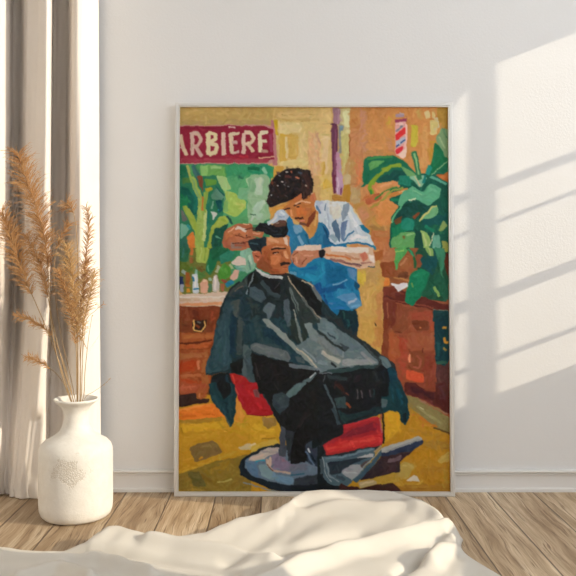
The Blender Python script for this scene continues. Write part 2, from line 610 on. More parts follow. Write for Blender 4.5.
B2 #181A20 p 55,430 100,370 160,378 200,400 250,350 300,358 325,440 300,490 230,500 150,470 120,450
B2 #3C3C44 r16:9 80,420 160,390 210,410 300,400 310,480 220,490 150,460
B2 #08080C r16:12 80,420 160,390 210,410 300,400 310,480 220,490 150,460
B2 #5C3C30 p 195,392 240,350 300,358 300,400 230,408
B2 #98847C s8 225,375 250,370
B2 #303038 s10 120,400 240,450
B2 #283848 s8 200,470 280,470
B2 #B8C8D8 p 160,395 150,365 200,340 240,270 285,262 328,330 300,362 250,350 200,385
B2 #DCE4EC s20 255,290 290,310
B2 #D8D8D8 s12 175,385 230,330
B2 #90A8C0 s10 240,330 290,330
B2 #C88C64 s30 -60,395 30,405
B2 #E0C0A0 s10 -60,385 0,390
B2 #B8704C s40 -60,450 120,468
B2 #D8A080 s10 20,455 100,460
B2 #402018 s10 -20,430 90,436
B2 #201C24 s16 80,415 140,440
B2 #1C2C34 p 0,510 60,495 140,485 150,560 118,630 60,640 10,600
B2 #34586C s18 40,530 100,560
B2 #181418 s14 110,500 140,570
B2 #A85C3C s26 -20,490 40,480
B2 #E4CCB8 p 280,490 320,490 325,560 300,540
B2 #D8A078 s24 160,505 240,530
A2 #B06848 p 365,520 395,435 450,395 500,378 600,378 620,470 576,600 385,600
A2 #C07848 s24 400,500 440,420
A2 #DCCCC0 p 470,420 490,398 565,420 555,455 480,445
A2 #3C2420 s12 480,455 570,475
A2 #D46C40 s16 460,440 448,480 500,510
A2 #8C7468 s50 440,560 520,560
A2 #783C30 s12 500,510 560,550
A2 #9C5840 s14 390,530 430,590
A2 #C87C54 s34 430,470 500,440 560,470
A2 #E0A882 s10 420,450 470,405
A2 #6C3420 s8 470,470 540,490 600,488
A2 #B87050 s26 460,520 540,512 640,500
A2 #5C2C20 s7 450,545 540,536 620,520
A2 #A05C44 s22 470,560 560,556
B2 #E0B490 s9 -40,378 10,388
B2 #5C2C20 s7 -30,425 60,418
# A3 things on the counter
A3 #6C7434 p 20,0 440,0 440,370 20,370
A3 #2C6848 p 28,0 110,0 95,110 30,110
A3 #3C7C70 s14 60,0 60,80
A3 #C46C38 s26 128,-10 125,60
A3 #986038 s24 120,80 130,130
A3 #A0B454 p 158,0 270,0 250,125 165,110
A3 #B8CC70 s12 200,0 195,90
A3 #84A040 s12 235,0 230,100
A3 #186040 p 270,0 400,0 400,100 255,110
A3 #207048 s30 420,10 380,90
A3 #5C7028 p 28,110 150,120 120,180 30,170
A3 #4C7838 p 100,150 240,180 230,245 170,240
A3 #705C2C s40 180,150 220,180
A3 #187048 p 250,75 340,80 320,140 270,222 240,190
A3 #58A080 s12 255,140 265,190
A3 #2C8068 p 345,60 450,15 450,100 360,130
A3 #8CC0A8 p 510,30 600,0 600,200 520,130
A3 #488C34 p 335,180 385,122 440,160 432,225 380,262 340,235
A3 #5CA044 s16 370,150 400,200
A3 #A8B090 s26 320,190 345,145
A3 #A0B888 s20 430,130 450,170
A3 #D8C8BC p 440,115 500,65 560,85 565,145 455,135
A3 #6CA498 p 455,140 600,135 600,190 510,195
A3 #88C0B0 s10 500,150 576,150
A3 #D4AC9C p 425,245 470,170 512,182 500,230 460,262
A3 #984838 s24 370,260 400,280
A3 #207898 p 385,285 440,255 470,275 410,322
A3 #28345C p 24,225 60,230 62,300 24,300
A3 #A0A4B4 p 28,290 64,290 62,355 28,355
A3 #98A8A0 s30 45,185 80,200
A3 #985828 s36 95,190 90,300
A3 #D89030 s30 100,322 98,352
A3 #B06828 s16 85,300 115,300
A3 #80A898 s22 165,175 165,210
A3 #CCD4DC p 130,215 172,208 178,260 182,362 132,362
A3 #2878A0 s16 132,230 138,262
A3 #2878A0 s12 140,330 178,325
A3 #E8E8E8 s16 155,225 155,310
A3 #DCA890 p 190,285 222,250 256,268 256,356 190,356
A3 #E8CCA8 s18 222,265 245,275
A3 #98B8A0 s24 260,255 285,250
A3 #4C7858 s28 272,290 272,352
A3 #C8C0BC p 288,285 305,215 325,215 350,285 345,358 295,352
A3 #E4DCD8 s14 310,225 315,340
A3 #A86048 s26 372,290 370,345
A3 #D4BCA8 p 18,370 430,350 400,420 360,475 18,470
A3 #E0D4CC s14 30,395 390,390
A3 #C8A890 s10 30,420 200,425
A3 #DCC8B8 s14 220,420 370,420
A3 #D8986C s22 22,455 200,452 365,445
A3 #7C3C20 p 18,475 365,462 340,600 18,600
A3 #642C18 s50 155,500 160,600
A3 #88482C s30 90,510 80,590
A3 #984428 s26 290,500 290,576
# A4 drawers
A4 #9C5028 p 20,0 330,0 260,600 20,600
A4 #B46434 r36:16 24,120 300,120 240,570 24,570
A4 #844020 r36:16 24,120 300,120 240,570 24,570
A4 #783C20 p 24,0 310,0 290,100 24,105
A4 #643018 s26 30,40 120,50
A4 #281810 p 130,0 248,0 240,60 215,90 140,92
A4 #E8B868 s11 140,-5 150,50 142,78 200,88 236,50 225,5
A4 #64605C s14 170,10 200,20
A4 #843C1C s16 190,60 160,40
A4 #AC6434 s26 60,135 290,125
A4 #58240F s13 24,186 180,184 280,155
A4 #B45C2C s28 30,215 255,200
A4 #803C18 s9 40,240 270,228
A4 #A8683C s44 30,290 250,275
A4 #AC4018 p 26,340 165,318 205,400 26,420
A4 #C87850 s20 180,330 182,400
A4 #B4683C s24 40,450 200,440
A4 #B04820 p 26,480 200,480 220,600 26,600
A4 #A06030 p 205,330 260,300 250,600 215,600
# floor left
A5 #A85434 p 22,-10 260,-10 250,70 22,80
A5 #C06444 s30 40,40 160,30
A5 #34201C p 18,90 160,70 170,115 270,118 260,145 18,190
A5 #A0562C p 165,55 255,30 245,105 195,122 168,105
A5 #C47C48 s12 185,70 190,105
A5 #C89428 p 18,280 600,200 600,650 18,650
A5 #D8AC38 r40:16 18,300 600,260 600,560 18,560
A5 #B08420 r40:16 18,300 600,260 600,560 18,560
A5 #E47C28 p 18,200 300,145 390,265 18,290
A5 #EC9440 s22 22,212 285,160
A5 #D46A20 s18 30,258 330,235
A5 #A88028 s30 20,305 210,295 360,275
A5 #D4A428 s60 50,360 380,330
A5 #B8942C s16 230,380 400,400
A5 #B49024 s10 340,310 410,370
A5 #C09820 s20 440,380 576,380
A5 #B89C28 s30 500,330 600,290
A5 #946818 s6 40,350 60,420
A5 #98701C s8 30,500 250,460
A5 #D89438 p 465,160 490,110 520,130 550,300 480,315
B5 #CC9C28 p -20,255 190,255 265,340 255,490 -20,570
B5 #D8AC30 s40 40,330 200,380
B5 #98783C p 112,270 235,270 222,325 170,360 120,330
B5 #8C6418 s6 110,442 225,430
B5 #CCAC48 p -20,500 252,435 245,490 -20,585
B5 #DCC8A0 s18 -60,520 60,480
A5 #DCC498 p 485,525 600,480 600,545 520,540
A6 #C09024 p 18,0 600,0 600,200 18,400
A6 #C89828 s50 40,60 340,20
A6 #7C6438 p 108,125 200,85 285,68 330,95 375,165 150,245
A6 #8C7440 s16 200,120 300,110
A6 #C89028 s16 185,215 210,200
A6 #8C742C p 0,350 150,290 300,240 600,170 600,560 0,560
A6 #A08834 r40:16 18,350 300,250 600,180 600,480 18,480
A6 #786830 r40:16 18,350 300,250 600,180 600,480 18,480
A6 #CCA434 s20 30,320 180,270 270,240
A6 #C0A038 s14 280,230 470,165
A6 #A08028 s30 240,330 420,250
A6 #686030 p 90,320 180,310 250,430 150,440
A6 #A88430 s10 20,470 200,465
A6 #98782C s14 440,330 500,440
A6 #B4A858 s14 330,402 400,392 445,375
A6 #785C20 s10 200,340 300,410
A6 #C8B48C p 490,130 600,85 600,140 540,152
# lower right floor
C5 #CCA024 p 495,200 620,200 620,600 495,600
D5 #C08C24 p 0,200 200,150 524,360 524,640 0,640
D5 #D8A428 p 5,232 130,230 140,370 60,400 10,470
D5 #E0A828 s16 100,240 110,370
D5 #54221E p 150,-10 524,-10 524,255 440,195 300,120 180,85
D5 #8C442C p 240,-10 412,-10 412,60 330,50
D5 #401820 p 210,20 400,75 400,120 220,60
D5 #6C302C s16 200,60 420,170
D5 #583034 s40 460,20 470,120
D5 #8C8050 p 165,90 250,110 380,190 524,270 524,390 430,360 300,260 210,190
D5 #A07860 s12 260,115 400,190 510,245
D5 #A09868 s18 270,180 330,230 460,320
D5 #D8D0A8 s7 285,185 325,205
D5 #5C4420 s14 400,350 524,395
D5 #C4742C s16 215,225 330,300 420,340
D5 #B08830 s16 190,180 240,240
D5 #B4842C s30 200,370 480,420
D5 #A47C28 s24 330,500 500,520
D6 #BC8824 p 0,60 560,60 560,540 0,540
D6 #CC9C34 r40:16 0,80 524,80 524,480 0,480
D6 #A47420 r40:16 0,80 524,80 524,480 0,480
D6 #C48C20 s60 230,190 400,180
D6 #A88030 p 320,80 420,50 524,90 524,130 340,120
D6 #B08028 s40 300,300 500,300
D6 #98702C s8 440,140 510,125
D6 #C4A450 p 425,225 524,150 524,240 450,250
D6 #B49034 s24 490,290 500,460
D6 #BCA050 p 65,335 150,238 252,262 190,372 100,402
D6 #CCB068 s14 140,270 220,275
D6 #C4A248 p -40,350 185,370 110,405 -40,400
D6 #C89C38 s24 100,420 300,410
D6 #A87828 p 110,430 540,400 540,520 130,520
D6 #B89038 s12 200,440 500,430
D6 #DCD0BC p 180,392 205,365 245,343 268,355 292,402 250,398
D6 #40201C p -10,395 60,400 110,440 145,480 140,500 -10,500
# cape main shape
Z #20343A p 256,269 246,276 237,286 228,294 222,310 216,322 212,345 205,372 206,375 215,374 228,373 240,381 252,389 262,400 272,413 281,425 286,440 318,441 330,440 342,428 380,414 400,410 409,415 408,400 400,382 394,370 388,360 375,349 357,336 339,318 320,297 313,286 305,280 288,273 275,280
Z #2C444C r120:3 250,275 228,300 215,360 250,370 340,330 310,285
Z #142428 r110:3 250,275 228,300 215,360 250,370 340,330 310,285
Z #101418 r60:3 262,340 300,350 320,430 285,430
# A3/A4 cape
A3 #1F3640 p 400,390 600,380 600,600 350,600
A3 #3C4444 s44 430,370 500,300 570,260
A3 #182428 s16 345,560 385,420 430,340 510,262
A3 #685C54 s10 470,350 540,300
A3 #2C4650 p 350,600 392,430 440,430 440,600
A3 #4C5654 p 440,430 512,410 500,540 480,575 450,500
A3 #1C3440 s30 540,420 530,560
A3 #788890 s20 565,370 580,340
A4 #2C4A54 p 325,0 440,0 440,330 425,400 240,432 230,400 290,200
A4 #385660 s18 405,20 385,380
A4 #24404A s16 330,100 270,380
A4 #34525C s30 360,60 310,380
A4 #28424C s14 300,330 420,390
A4 #122F40 s44 460,-20 455,300
A4 #3C4848 s40 515,-20 505,270
A4 #203A44 s40 560,-20 560,180
A4 #101416 p 430,350 535,300 535,430 440,430
A4 #4C5C60 p 535,190 600,210 600,520 560,490 530,430
A4 #38484C s12 560,260 570,440
A4 #10181C p 285,440 432,422 475,600 255,600
A4 #183440 s24 400,440 440,576
A4 #A82424 p 430,432 470,430 530,445 600,510 600,640 480,600
A4 #C83C30 s14 450,440 490,570
A5 #143840 p 255,-10 470,-10 490,90 468,300 432,348 400,270 330,190 280,120
A5 #0C1014 p 315,-10 425,-10 445,60 385,135
A5 #24444C s18 425,90 430,200 440,300
A5 #204450 s18 310,90 400,230
A5 #0C2834 s16 400,150 410,230
A5 #50584C s10 395,260 430,340
A5 #A81C28 p 470,-10 600,-10 600,250 540,210 490,100
A5 #C05040 s12 475,20 500,95
A5 #882028 s20 530,20 576,30
B4 #B02028 p -10,490 80,515 100,600 -10,600
B5 #A81C24 p -20,-10 70,-10 110,80 205,240 130,262 40,255 -20,235
B5 #C82830 s20 10,60 100,190
B5 #801418 s10 -10,245 110,258 190,245
B5 #7C4848 p 42,50 85,42 100,112 60,110
# B4 cape front
B4 #1F3C46 p 0,-10 580,-10 580,400 330,330 20,240 0,200
B4 #2C4448 s50 60,0 110,180
B4 #163444 s60 150,60 270,200
B4 #24404A s30 10,20 40,160
B4 #3C4C50 s12 150,200 240,215
B4 #131416 p 15,255 150,298 320,338 540,400 600,430 600,600 95,600 50,450
B4 #3C5056 p -10,230 15,250 40,400 60,500 20,500 -10,460
B4 #2C2A2A s14 55,340 90,480
B4 #1A1618 s40 200,360 250,500
B4 #5E696C p 20,195 60,180 150,205 320,250 348,305 325,338 270,318 150,290 20,240
B4 #70787A s14 50,200 280,270
B4 #4A5A60 p 375,285 450,315 455,350 395,335
B4 #66727A p 318,345 480,365 560,385 570,410 470,395 335,378
B4 #66787C p 380,200 430,180 480,140 600,150 600,390 540,370
B4 #26322F p 340,0 380,0 430,160 400,190 330,110
B4 #4C5C60 s34 320,0 330,50
B4 #26322F p 405,-10 450,-10 475,140 440,180
B4 #707C7A s18 385,-10 410,90 432,175
B4 #7C8A8C p 440,-10 500,-10 520,60 600,130 600,210 490,150 460,70
B4 #303C3C s30 560,0 600,60
B4 #88928F p 120,-10 175,-5 210,50 300,110 380,200 560,372 545,392 480,340 270,150 150,50
B4 #CCBCA4 s8 385,222 480,300 550,380
B4 #8C9AA0 s12 430,230 550,330
B4 #5C7074 p 300,600 360,550 480,470 540,418 552,432 500,490 430,600
B4 #C0C8C8 s9 490,465 540,425
# B5 lower black
B5 #121416 p 80,-10 600,-10 600,500 460,500 380,480 300,430 265,350 210,250
B5 #242428 r40:18 150,0 580,0 580,480 380,470 260,300
B5 #34424A p 195,90 270,58 335,110 325,180 250,240 190,170
B5 #5C7478 p 300,80 400,-10 475,-10 375,90 330,112
B5 #2C3C44 p 190,160 265,190 255,255
B5 #241F21 s26 490,190 430,300 375,390
B5 #2A2526 s30 370,390 420,450
B5 #080A0C s40 340,300 300,320
B5 #1A1818 s30 540,20 520,150
# chair base
B6 #16222C p 250,92 110,125 0,185 -50,220 -76,275 -60,340 0,380 120,430 200,462 330,490 500,488 680,470 680,200
B6 #7C8894 s10 -40,400 120,450 240,478
B6 #64788A p 250,120 130,150 30,190 -20,230 -28,290 30,350 170,400 350,425 500,410 600,390 600,300
B6 #B8ACA4 p 20,200 150,130 248,120 245,170 140,205 120,232 0,232
B6 #D0B8A8 s16 20,212 130,180
B6 #8C8C94 s8 110,158 240,165
B6 #587898 p -22,240 60,245 100,370 -10,310
B6 #3498B4 s14 55,240 130,228
B6 #7C98A0 p 85,265 150,265 225,330 200,392 110,350
B6 #BCA494 s18 152,215 150,262 220,312 340,330
B6 #5C3434 s7 148,262 210,312
B6 #C8B0A0 p 140,245 190,195 190,280 165,275
B6 #80748C p 188,195 240,170 325,240 325,312 230,302 190,272
B6 #946878 s16 265,215 310,235
B6 #6C7080 p 322,272 460,250 470,290 330,322
B6 #6C90AC p 200,338 355,358 355,420 215,395
B6 #333A44 p 360,370 600,330 600,420 370,432
B6 #205870 s9 340,342 460,330
B6 #464C58 p 262,-60 302,-30 305,200 248,195
B6 #2A323A p 300,-20 385,0 350,225 320,235
B6 #121214 p 370,-10 480,-10 462,240 340,258 340,180
B6 #303C4C p 455,100 600,30 600,300 480,255
B6 #58708C s14 465,150 530,280
B6 #D0D8E0 s13 485,130 500,165
B6 #B0C0C8 s12 555,75 565,120
B6 #14202C s16 510,180 550,260
B6 #101820 p 340,440 700,400 700,480 340,480
# C4 cape
C4 #161A1E p -20,380 600,340 640,640 -20,640
C4 #262E30 p -180,-220 0,-60 150,-10 300,130 440,240 600,345 600,400 470,370 300,180 60,-30
C4 #687A80 p -20,-20 50,-10 90,20 180,95 300,165 380,240 462,325 462,365 180,385 -20,425
C4 #8C9A9C r30:14 0,20 300,180 440,330 180,370 0,400
C4 #50646C r30:14 0,20 300,180 440,330 180,370 0,400
C4 #74807F p -20,120 60,160 180,310 175,375 80,360 -20,230
C4 #7C868A s40 20,170 140,270
C4 #26302F s20 -20,85 100,185 200,245
C4 #6C8288 p 20,15 80,30 110,70 145,150 90,150 30,60
C4 #30404A s10 60,100 120,150
C4 #647880 p 130,88 220,120 300,170 350,260 240,240 160,180
C4 #3C4850 p 150,185 240,215 200,252
C4 #78888C s20 230,250 320,260
C4 #949A9C p 180,312 330,315 400,310 452,340 400,355 180,375
C4 #8C9094 s24 330,260 420,330
C4 #B0B0A8 s36 10,255 90,305 160,335
C4 #C8B8A8 s8 20,250 80,295
C4 #20282C s16 85,345 130,372
C4 #7C8C94 s30 -10,330 60,360
C4 #2C4446 s28 60,415 230,400 300,378 460,372
C4 #3C484C s14 350,190 480,330
C4 #54686C s30 480,290 560,365
C4 #2C3A3E s30 60,450 220,475
C4 #687078 s10 -10,425 100,425
C4 #50565A s9 40,445 30,500 50,570
C4 #3C2020 p 105,490 195,500 190,600 120,600
C4 #241C22 s40 300,440 290,560
C4 #20282A s30 450,420 470,560
D4 #103C4C p 35,370 90,390 145,600 70,600 30,430
D4 #60747C p -20,285 30,310 65,370 30,390 -20,360
D4 #101820 p -40,385 30,395 70,600 -40,600
# C5
C5 #14181C p -20,-20 600,-20 600,210 470,220 190,330 -20,480
C5 #3C2420 s36 130,0 190,70
C5 #6C3C2C s12 200,70 230,90
C5 #34484C p 115,110 200,95 215,195 130,195
C5 #904828 s18 210,155 245,185
C5 #504C50 s12 290,50 300,120
C5 #5C5458 s12 325,50 340,115
C5 #443C44 s12 400,50 410,105
C5 #20383C s14 430,40 430,110
C5 #1C3438 p 130,200 240,250 500,170 500,215 230,290 190,330
C5 #48585F s20 40,0 105,160 160,370
C5 #34444C s26 100,190 170,350
C5 #184048 p 540,70 620,40 620,230 500,200
C5 #60747A p 490,118 540,114 535,190 492,192
D5 #103840 p -20,-20 125,-20 190,150 208,260 172,328 130,295 120,222 -20,222
D5 #0C4858 s20 90,0 150,160
D5 #1C5060 s12 60,0 70,150
D5 #0C1418 p -20,-20 50,-20 40,90 -20,100
D5 #54686C p -20,115 30,125 25,190 -20,190
D5 #081C24 s30 160,240 165,300
C5 #0C1818 p -60,450 190,375 60,470 -60,520
# red seat
C5 #14181C p -20,330 210,320 320,560 20,620
C6 #20282E p -10,130 50,222 440,150 505,100 500,60 60,150 20,100
C5 #A82830 p 180,330 475,255 500,380 505,490 400,505 60,575 25,485 190,400
C5 #C03038 s22 200,338 465,265
C5 #802030 p 230,370 440,300 430,375 160,440
C5 #CC3434 p 35,492 200,450 480,395 495,470 380,502 60,562
C5 #DC4840 s18 60,515 250,475 430,440
C5 #B02C30 s10 60,560 380,505
C5 #B06068 s9 480,270 492,390
C5 #1C1812 s14 500,230 512,480
C5 #14181C s30 20,500 30,560
# chair metal
C6 #141C20 p -20,90 30,200 150,440 160,480 -20,500
C6 #4C6470 p 5,200 200,180 440,118 440,190 260,405 230,440 100,432 30,380
C6 #6C8490 s18 40,215 200,195 430,135
C6 #28343E p 60,245 300,208 405,200 260,250 170,330 80,345
C6 #7C8C94 s12 50,250 70,350 150,400
C6 #98A4A8 s7 20,200 40,330 90,400
C6 #44545C s20 10,220 10,340
C6 #3C4C58 s30 130,350 200,390
C6 #B8B8BC p 290,208 380,178 430,168 425,200 350,205
C6 #9CA0A4 p 165,325 255,255 320,258 345,290 262,388
C6 #B4B8BC s10 190,325 300,330
C6 #584848 p 315,265 405,218 380,260 340,290
C6 #A8946C s20 440,160 490,115
C6 #34282C p 310,390 530,160 640,140 640,320 576,330 440,365
C6 #3C5868 s34 282,400 400,270 510,150
C6 #98A0A0 s8 255,390 400,230 500,130
C6 #B8A478 p 303,402 430,374 462,415 320,452
C6 #D0BC90 s14 320,420 430,395
C6 #C09C3C p 430,375 600,325 600,400 462,415
C6 #3C201C p 130,470 165,410 225,445 300,440 320,455 470,415 600,430 660,520 130,530
C6 #A8AEB0 p 508,132 600,100 600,135 525,165
C6 #808480 s9 -20,492 60,488
C6 #0C1418 s30 -10,460 100,450
D6 #402C30 p -20,190 260,120 200,180 120,245 70,325 -20,335
D6 #705C64 p 35,215 150,180 130,222 25,252
D6 #2A3650 p -20,168 305,58 318,70 312,92 240,140 -20,200
D6 #AEAEAA p -20,128 280,32 310,48 302,66 -20,172
D6 #888C90 s8 0,155 290,60
# customer face
B3 #1B2528 p 60,175 0,215 0,400 590,560 590,430 500,320 420,262 330,200 180,215
B3 #84B098 p -20,0 60,0 65,160 -20,215
B3 #B0CCB8 s24 10,60 30,130
B3 #608C80 s14 0,100 20,170
B3 #1C2A32 p 0,-60 60,-80 150,-85 142,-10 116,10 108,62 70,45 20,20
B3 #34505C s14 20,-40 90,-30
B3 #101820 s16 90,-60 100,20
B3 #B4683C p 70,100 105,60 110,0 180,-30 310,-40 325,20 335,60 348,112 322,140 322,190 290,212 180,208 70,158
B3 #B86848 p 30,35 60,15 95,30 112,70 95,120 60,118 42,85
B3 #6C3020 s10 55,55 85,70
B3 #E09C78 s8 40,35 70,25
B3 #D88870 s14 75,90 95,115
B3 #8C4C2C p 105,70 150,90 200,160 260,192 180,208 70,155 75,115
B3 #A05830 p 120,20 180,40 190,130 130,90
B3 #CC7C4C p 180,60 262,55 262,110 220,140 180,130
B3 #D09068 s24 200,0 290,-10
B3 #DC9C70 s20 292,20 318,80
B3 #E4B088 s9 305,50 320,85
B3 #3C1C14 s13 202,40 250,36
B3 #F0D8C0 s4 215,46 240,44
B3 #2A1810 s13 186,14 230,2 300,-2
B3 #90502F s16 262,30 285,70
B3 #2A1C18 p 252,128 285,110 335,110 335,125 295,135 262,146
B3 #8C3C30 s7 275,156 312,154
B3 #C87850 s16 270,180 312,172
B3 #A85834 s14 200,170 250,180
B3 #341A14 s8 170,212 305,214
B3 #C8CCCC p 58,160 100,180 180,218 282,224 275,252 230,246 130,226 66,190
B3 #A0A8AC s8 130,215 250,240
B3 #15161A p 125,235 265,252 265,330 250,392 180,340
B3 #3C3C40 s9 210,325 258,280
B3 #121618 p 0,218 55,182 95,260 30,305 0,330
B3 #78868C s10 48,200 8,320
B3 #445660 p 15,320 60,305 110,335 145,400 110,445 10,385
B3 #34444A s36 110,265 170,350 255,400
B3 #24343A s16 150,360 250,420
B3 #1C2A2E s40 30,430 60,540
B3 #2C3C3C s30 0,420 90,500
B3 #5C6C74 p 115,495 165,435 218,462 195,530 170,580 150,520
B3 #202C30 s50 250,440 240,560
B3 #50606A p 278,420 325,410 345,576 300,590
B3 #64706F p 328,305 345,310 410,470 430,560 400,540 350,420
B3 #101416 p 335,215 420,262 500,335 590,440 590,540 470,420
B3 #2C3838 p 320,230 470,430 590,600 420,600 330,300
B3 #64706F s12 335,310 380,420 405,500
B3 #B8A48C s9 318,228 400,350 480,460 580,570
B3 #586060 s14 430,400 560,570
B3 #6C7474 p 495,290 530,300 590,400 590,440 540,380
B3 #BCAC90 s12 425,262 490,285 520,310
B3 #101418 s10 430,280 500,325
B3 #A0A098 s11 365,500 390,576
# hand on moustache side and forearm
C3 #D8B498 p -40,40 0,20 50,-10 150,-10 420,-10 432,60 442,140 400,155 300,165 200,142 80,92 0,70
C3 #E4D8CC s44 90,5 390,20
C3 #D07840 s14 50,50 180,72 250,90
C3 #C08868 s18 200,60 320,90
C3 #986860 s20 80,85 200,115 320,140
C3 #644C50 s8 190,118 330,132
C3 #CC7860 p 315,50 360,25 392,90 350,112
C3 #A87468 s12 330,120 410,120
C3 #ECDCD4 p 388,55 430,60 432,125 400,100
C3 #34485C s8 385,152 440,150
C3 #2080A0 s14 420,-20 440,10
B3 #C08060 p 335,60 370,20 430,5 600,20 600,70 520,92 450,148 395,155 355,115
B3 #E0C8B8 p 375,20 400,-15 590,-30 590,15 430,22
B3 #84482F s8 355,60 405,32
B3 #84482F s7 430,132 470,80
B3 #D8A080 s16 385,70 395,120
B3 #D89C80 s12 450,60 520,60
B3 #7C4028 s7 362,80 358,115
B3 #A86048 s12 410,100 420,140
C3 #1C1C20 p -15,25 30,8 48,20 42,65 12,88 -12,60
C3 #C8C8C8 s7 -5,18 8,14
"""
SUN_E, WORLD_E, EXPO = 3.8, 3.15, 0.0
# ------------------------------------------------------------------ the painted canvas
def raster_painting():
    X0, Y0, W, Hh, S = 175.0, 104.0, 280.0, 392.0, 2.0
    w, h = int(W * S), int(Hh * S)
    img = np.zeros((h, w, 3), np.float32); img[:] = (0.4, 0.25, 0.1)
    cx = {'A': 176, 'B': 248, 'C': 320, 'D': 384}
    ry = {'1': 104, '2': 176, '3': 248, '4': 320, '5': 384, '6': 432}
    def fill(pts, c, a=1.0):
        c = tuple(c)
        xs = [p[0] for p in pts]; ys = [p[1] for p in pts]
        x0 = max(int(min(xs)) - 1, 0); x1 = min(int(max(xs)) + 2, w)
        y0 = max(int(min(ys)) - 1, 0); y1 = min(int(max(ys)) + 2, h)
        if x1 <= x0 or y1 <= y0: return
        gy, gx = np.mgrid[y0:y1, x0:x1].astype(np.float32)
        acc = np.zeros(gx.shape, np.float32)
        for ox, oy in ((.25, .25), (.75, .75), (.25, .75), (.75, .25)):
            ins = np.zeros(gx.shape, bool)
            X = gx + ox; Y = gy + oy; j = len(pts) - 1
            for i in range(len(pts)):
                xi, yi = pts[i]; xj, yj = pts[j]
                if yi != yj:
                    ins ^= ((yi > Y) != (yj > Y)) & (X < (xj - xi) * (Y - yi) / (yj - yi) + xi)
                j = i
            acc += ins * 0.25
        acc = (acc * a)[..., None]
        img[y0:y1, x0:x1] = img[y0:y1, x0:x1] * (1 - acc) + np.array(c, np.float32) * acc
    def chaikin(p, closed):
        q = []
        n = len(p)
        for i in range(n if closed else n - 1):
            a = p[i]; b = p[(i + 1) % n]
            q.append((a[0] * .9 + b[0] * .1, a[1] * .9 + b[1] * .1))
            q.append((a[0] * .1 + b[0] * .9, a[1] * .1 + b[1] * .9))
        if not closed: q = [p[0]] + q + [p[-1]]
        return q
    def stroke(p, wd, c, al=1.0):
        for _ in range(2): p = chaikin(p, False) if len(p) > 2 else p
        L = []; R = []
        n = len(p)
        for i in range(n):
            a = p[max(i - 1, 0)]; b = p[min(i + 1, n - 1)]
            dx, dy = b[0] - a[0], b[1] - a[1]; l = math.hypot(dx, dy) or 1
            nx, ny = -dy / l * wd / 2, dx / l * wd / 2
            L.append((p[i][0] + nx, p[i][1] + ny)); R.append((p[i][0] - nx, p[i][1] - ny))
        dx, dy = p[1][0] - p[0][0], p[1][1] - p[0][1]; l = math.hypot(dx, dy) or 1
        s0 = (p[0][0] - dx / l * wd * .12, p[0][1] - dy / l * wd * .12)
        dx, dy = p[-1][0] - p[-2][0], p[-1][1] - p[-2][1]; l = math.hypot(dx, dy) or 1
        s1 = (p[-1][0] + dx / l * wd * .12, p[-1][1] + dy / l * wd * .12)
        fill([s0] + L + [s1] + R[::-1], c, al)
    rr = random.Random(5)
    for ln in PAINT.strip().splitlines():
        if ln[0] == '#': continue
        t, c, k, *pp = ln.split()
        if t == 'Z': ox, oy, sc = 0, 0, 1.0
        else: ox, oy, sc = cx[t[0]], ry[t[1]], 1 / 8.0
        pts = []
        for q in pp:
            a, b = q.split(',')
            pts.append(((float(a) * sc + ox - X0) * S, (float(b) * sc + oy - Y0) * S))
        c = tuple(int(c[i:i+2], 16) / 255.0 for i in (1, 3, 5))
        if k[0] == 'r':
            cnt, wd = k[1:].split(':'); wd = float(wd) * sc * S
            xs = [q[0] for q in pts]; ys = [q[1] for q in pts]
            for _ in range(int(cnt)):
                for _t in range(12):
                    x = rr.uniform(min(xs), max(xs)); y = rr.uniform(min(ys), max(ys)); ins = False; j = len(pts) - 1
                    for i in range(len(pts)):
                        (xi, yi), (xj, yj) = pts[i], pts[j]
                        if (yi > y) != (yj > y) and x < (xj - xi) * (y - yi) / (yj - yi) + xi: ins = not ins
                        j = i
                    if ins: break
                if not ins: continue
                th = rr.uniform(0, 3.14) if wd < 3.6 else 1.3 + rr.gauss(0, .5); L = wd * rr.uniform(.5, 1.6)
                dx, dy = math.cos(th) * L, math.sin(th) * L; bend = rr.uniform(-.5, .5)
                cj = rr.gauss(0, .03)
                stroke([(x - dx, y - dy), (x + dy * bend, y - dx * bend), (x + dx, y + dy)], wd * rr.uniform(.6, 1.1), tuple(min(1, max(0, q + cj)) for q in c), .38)
        elif k[0] == 's': stroke(pts, float(k[1:]) * sc * S, c)
        else: fill(chaikin(pts, True) if t != 'Z' else pts, c)
    # loose brushwork: short strokes that follow the edges of the drawing
    rng = np.random.RandomState(11)
    def blur(a, n):
        for _ in range(n):
            a = (np.roll(a, 1, 0) + 2 * a + np.roll(a, -1, 0)) / 4
            a = (np.roll(a, 1, 1) + 2 * a + np.roll(a, -1, 1)) / 4
        return a
    n1 = blur(rng.rand(h, w), 16); n2 = blur(rng.rand(h, w), 16); n3 = blur(rng.rand(h, w), 40); n4 = blur(rng.rand(h, w), 40)
    nz = lambda q: (q - q.mean()) / q.std()
    dx = nz(n1) * .4 + nz(n3) * .6; dy = nz(n2) * .4 + nz(n4) * .6
    yy, xx = np.mgrid[0:h, 0:w]
    sx = np.clip(np.rint(xx + dx), 0, w - 1).astype(int); sy = np.clip(np.rint(yy + dy), 0, h - 1).astype(int)
    img = img[sy, sx]
    lum = blur(img.mean(2), 10)
    gy, gx = np.gradient(lum)
    big = blur(rng.rand(h, w), 60); big = (big - big.mean()) / big.std()
    relief = np.zeros((h, w), np.float32)
    detail = blur(np.abs(img.mean(2) - blur(img.mean(2), 12)), 6)
    src = img.copy()
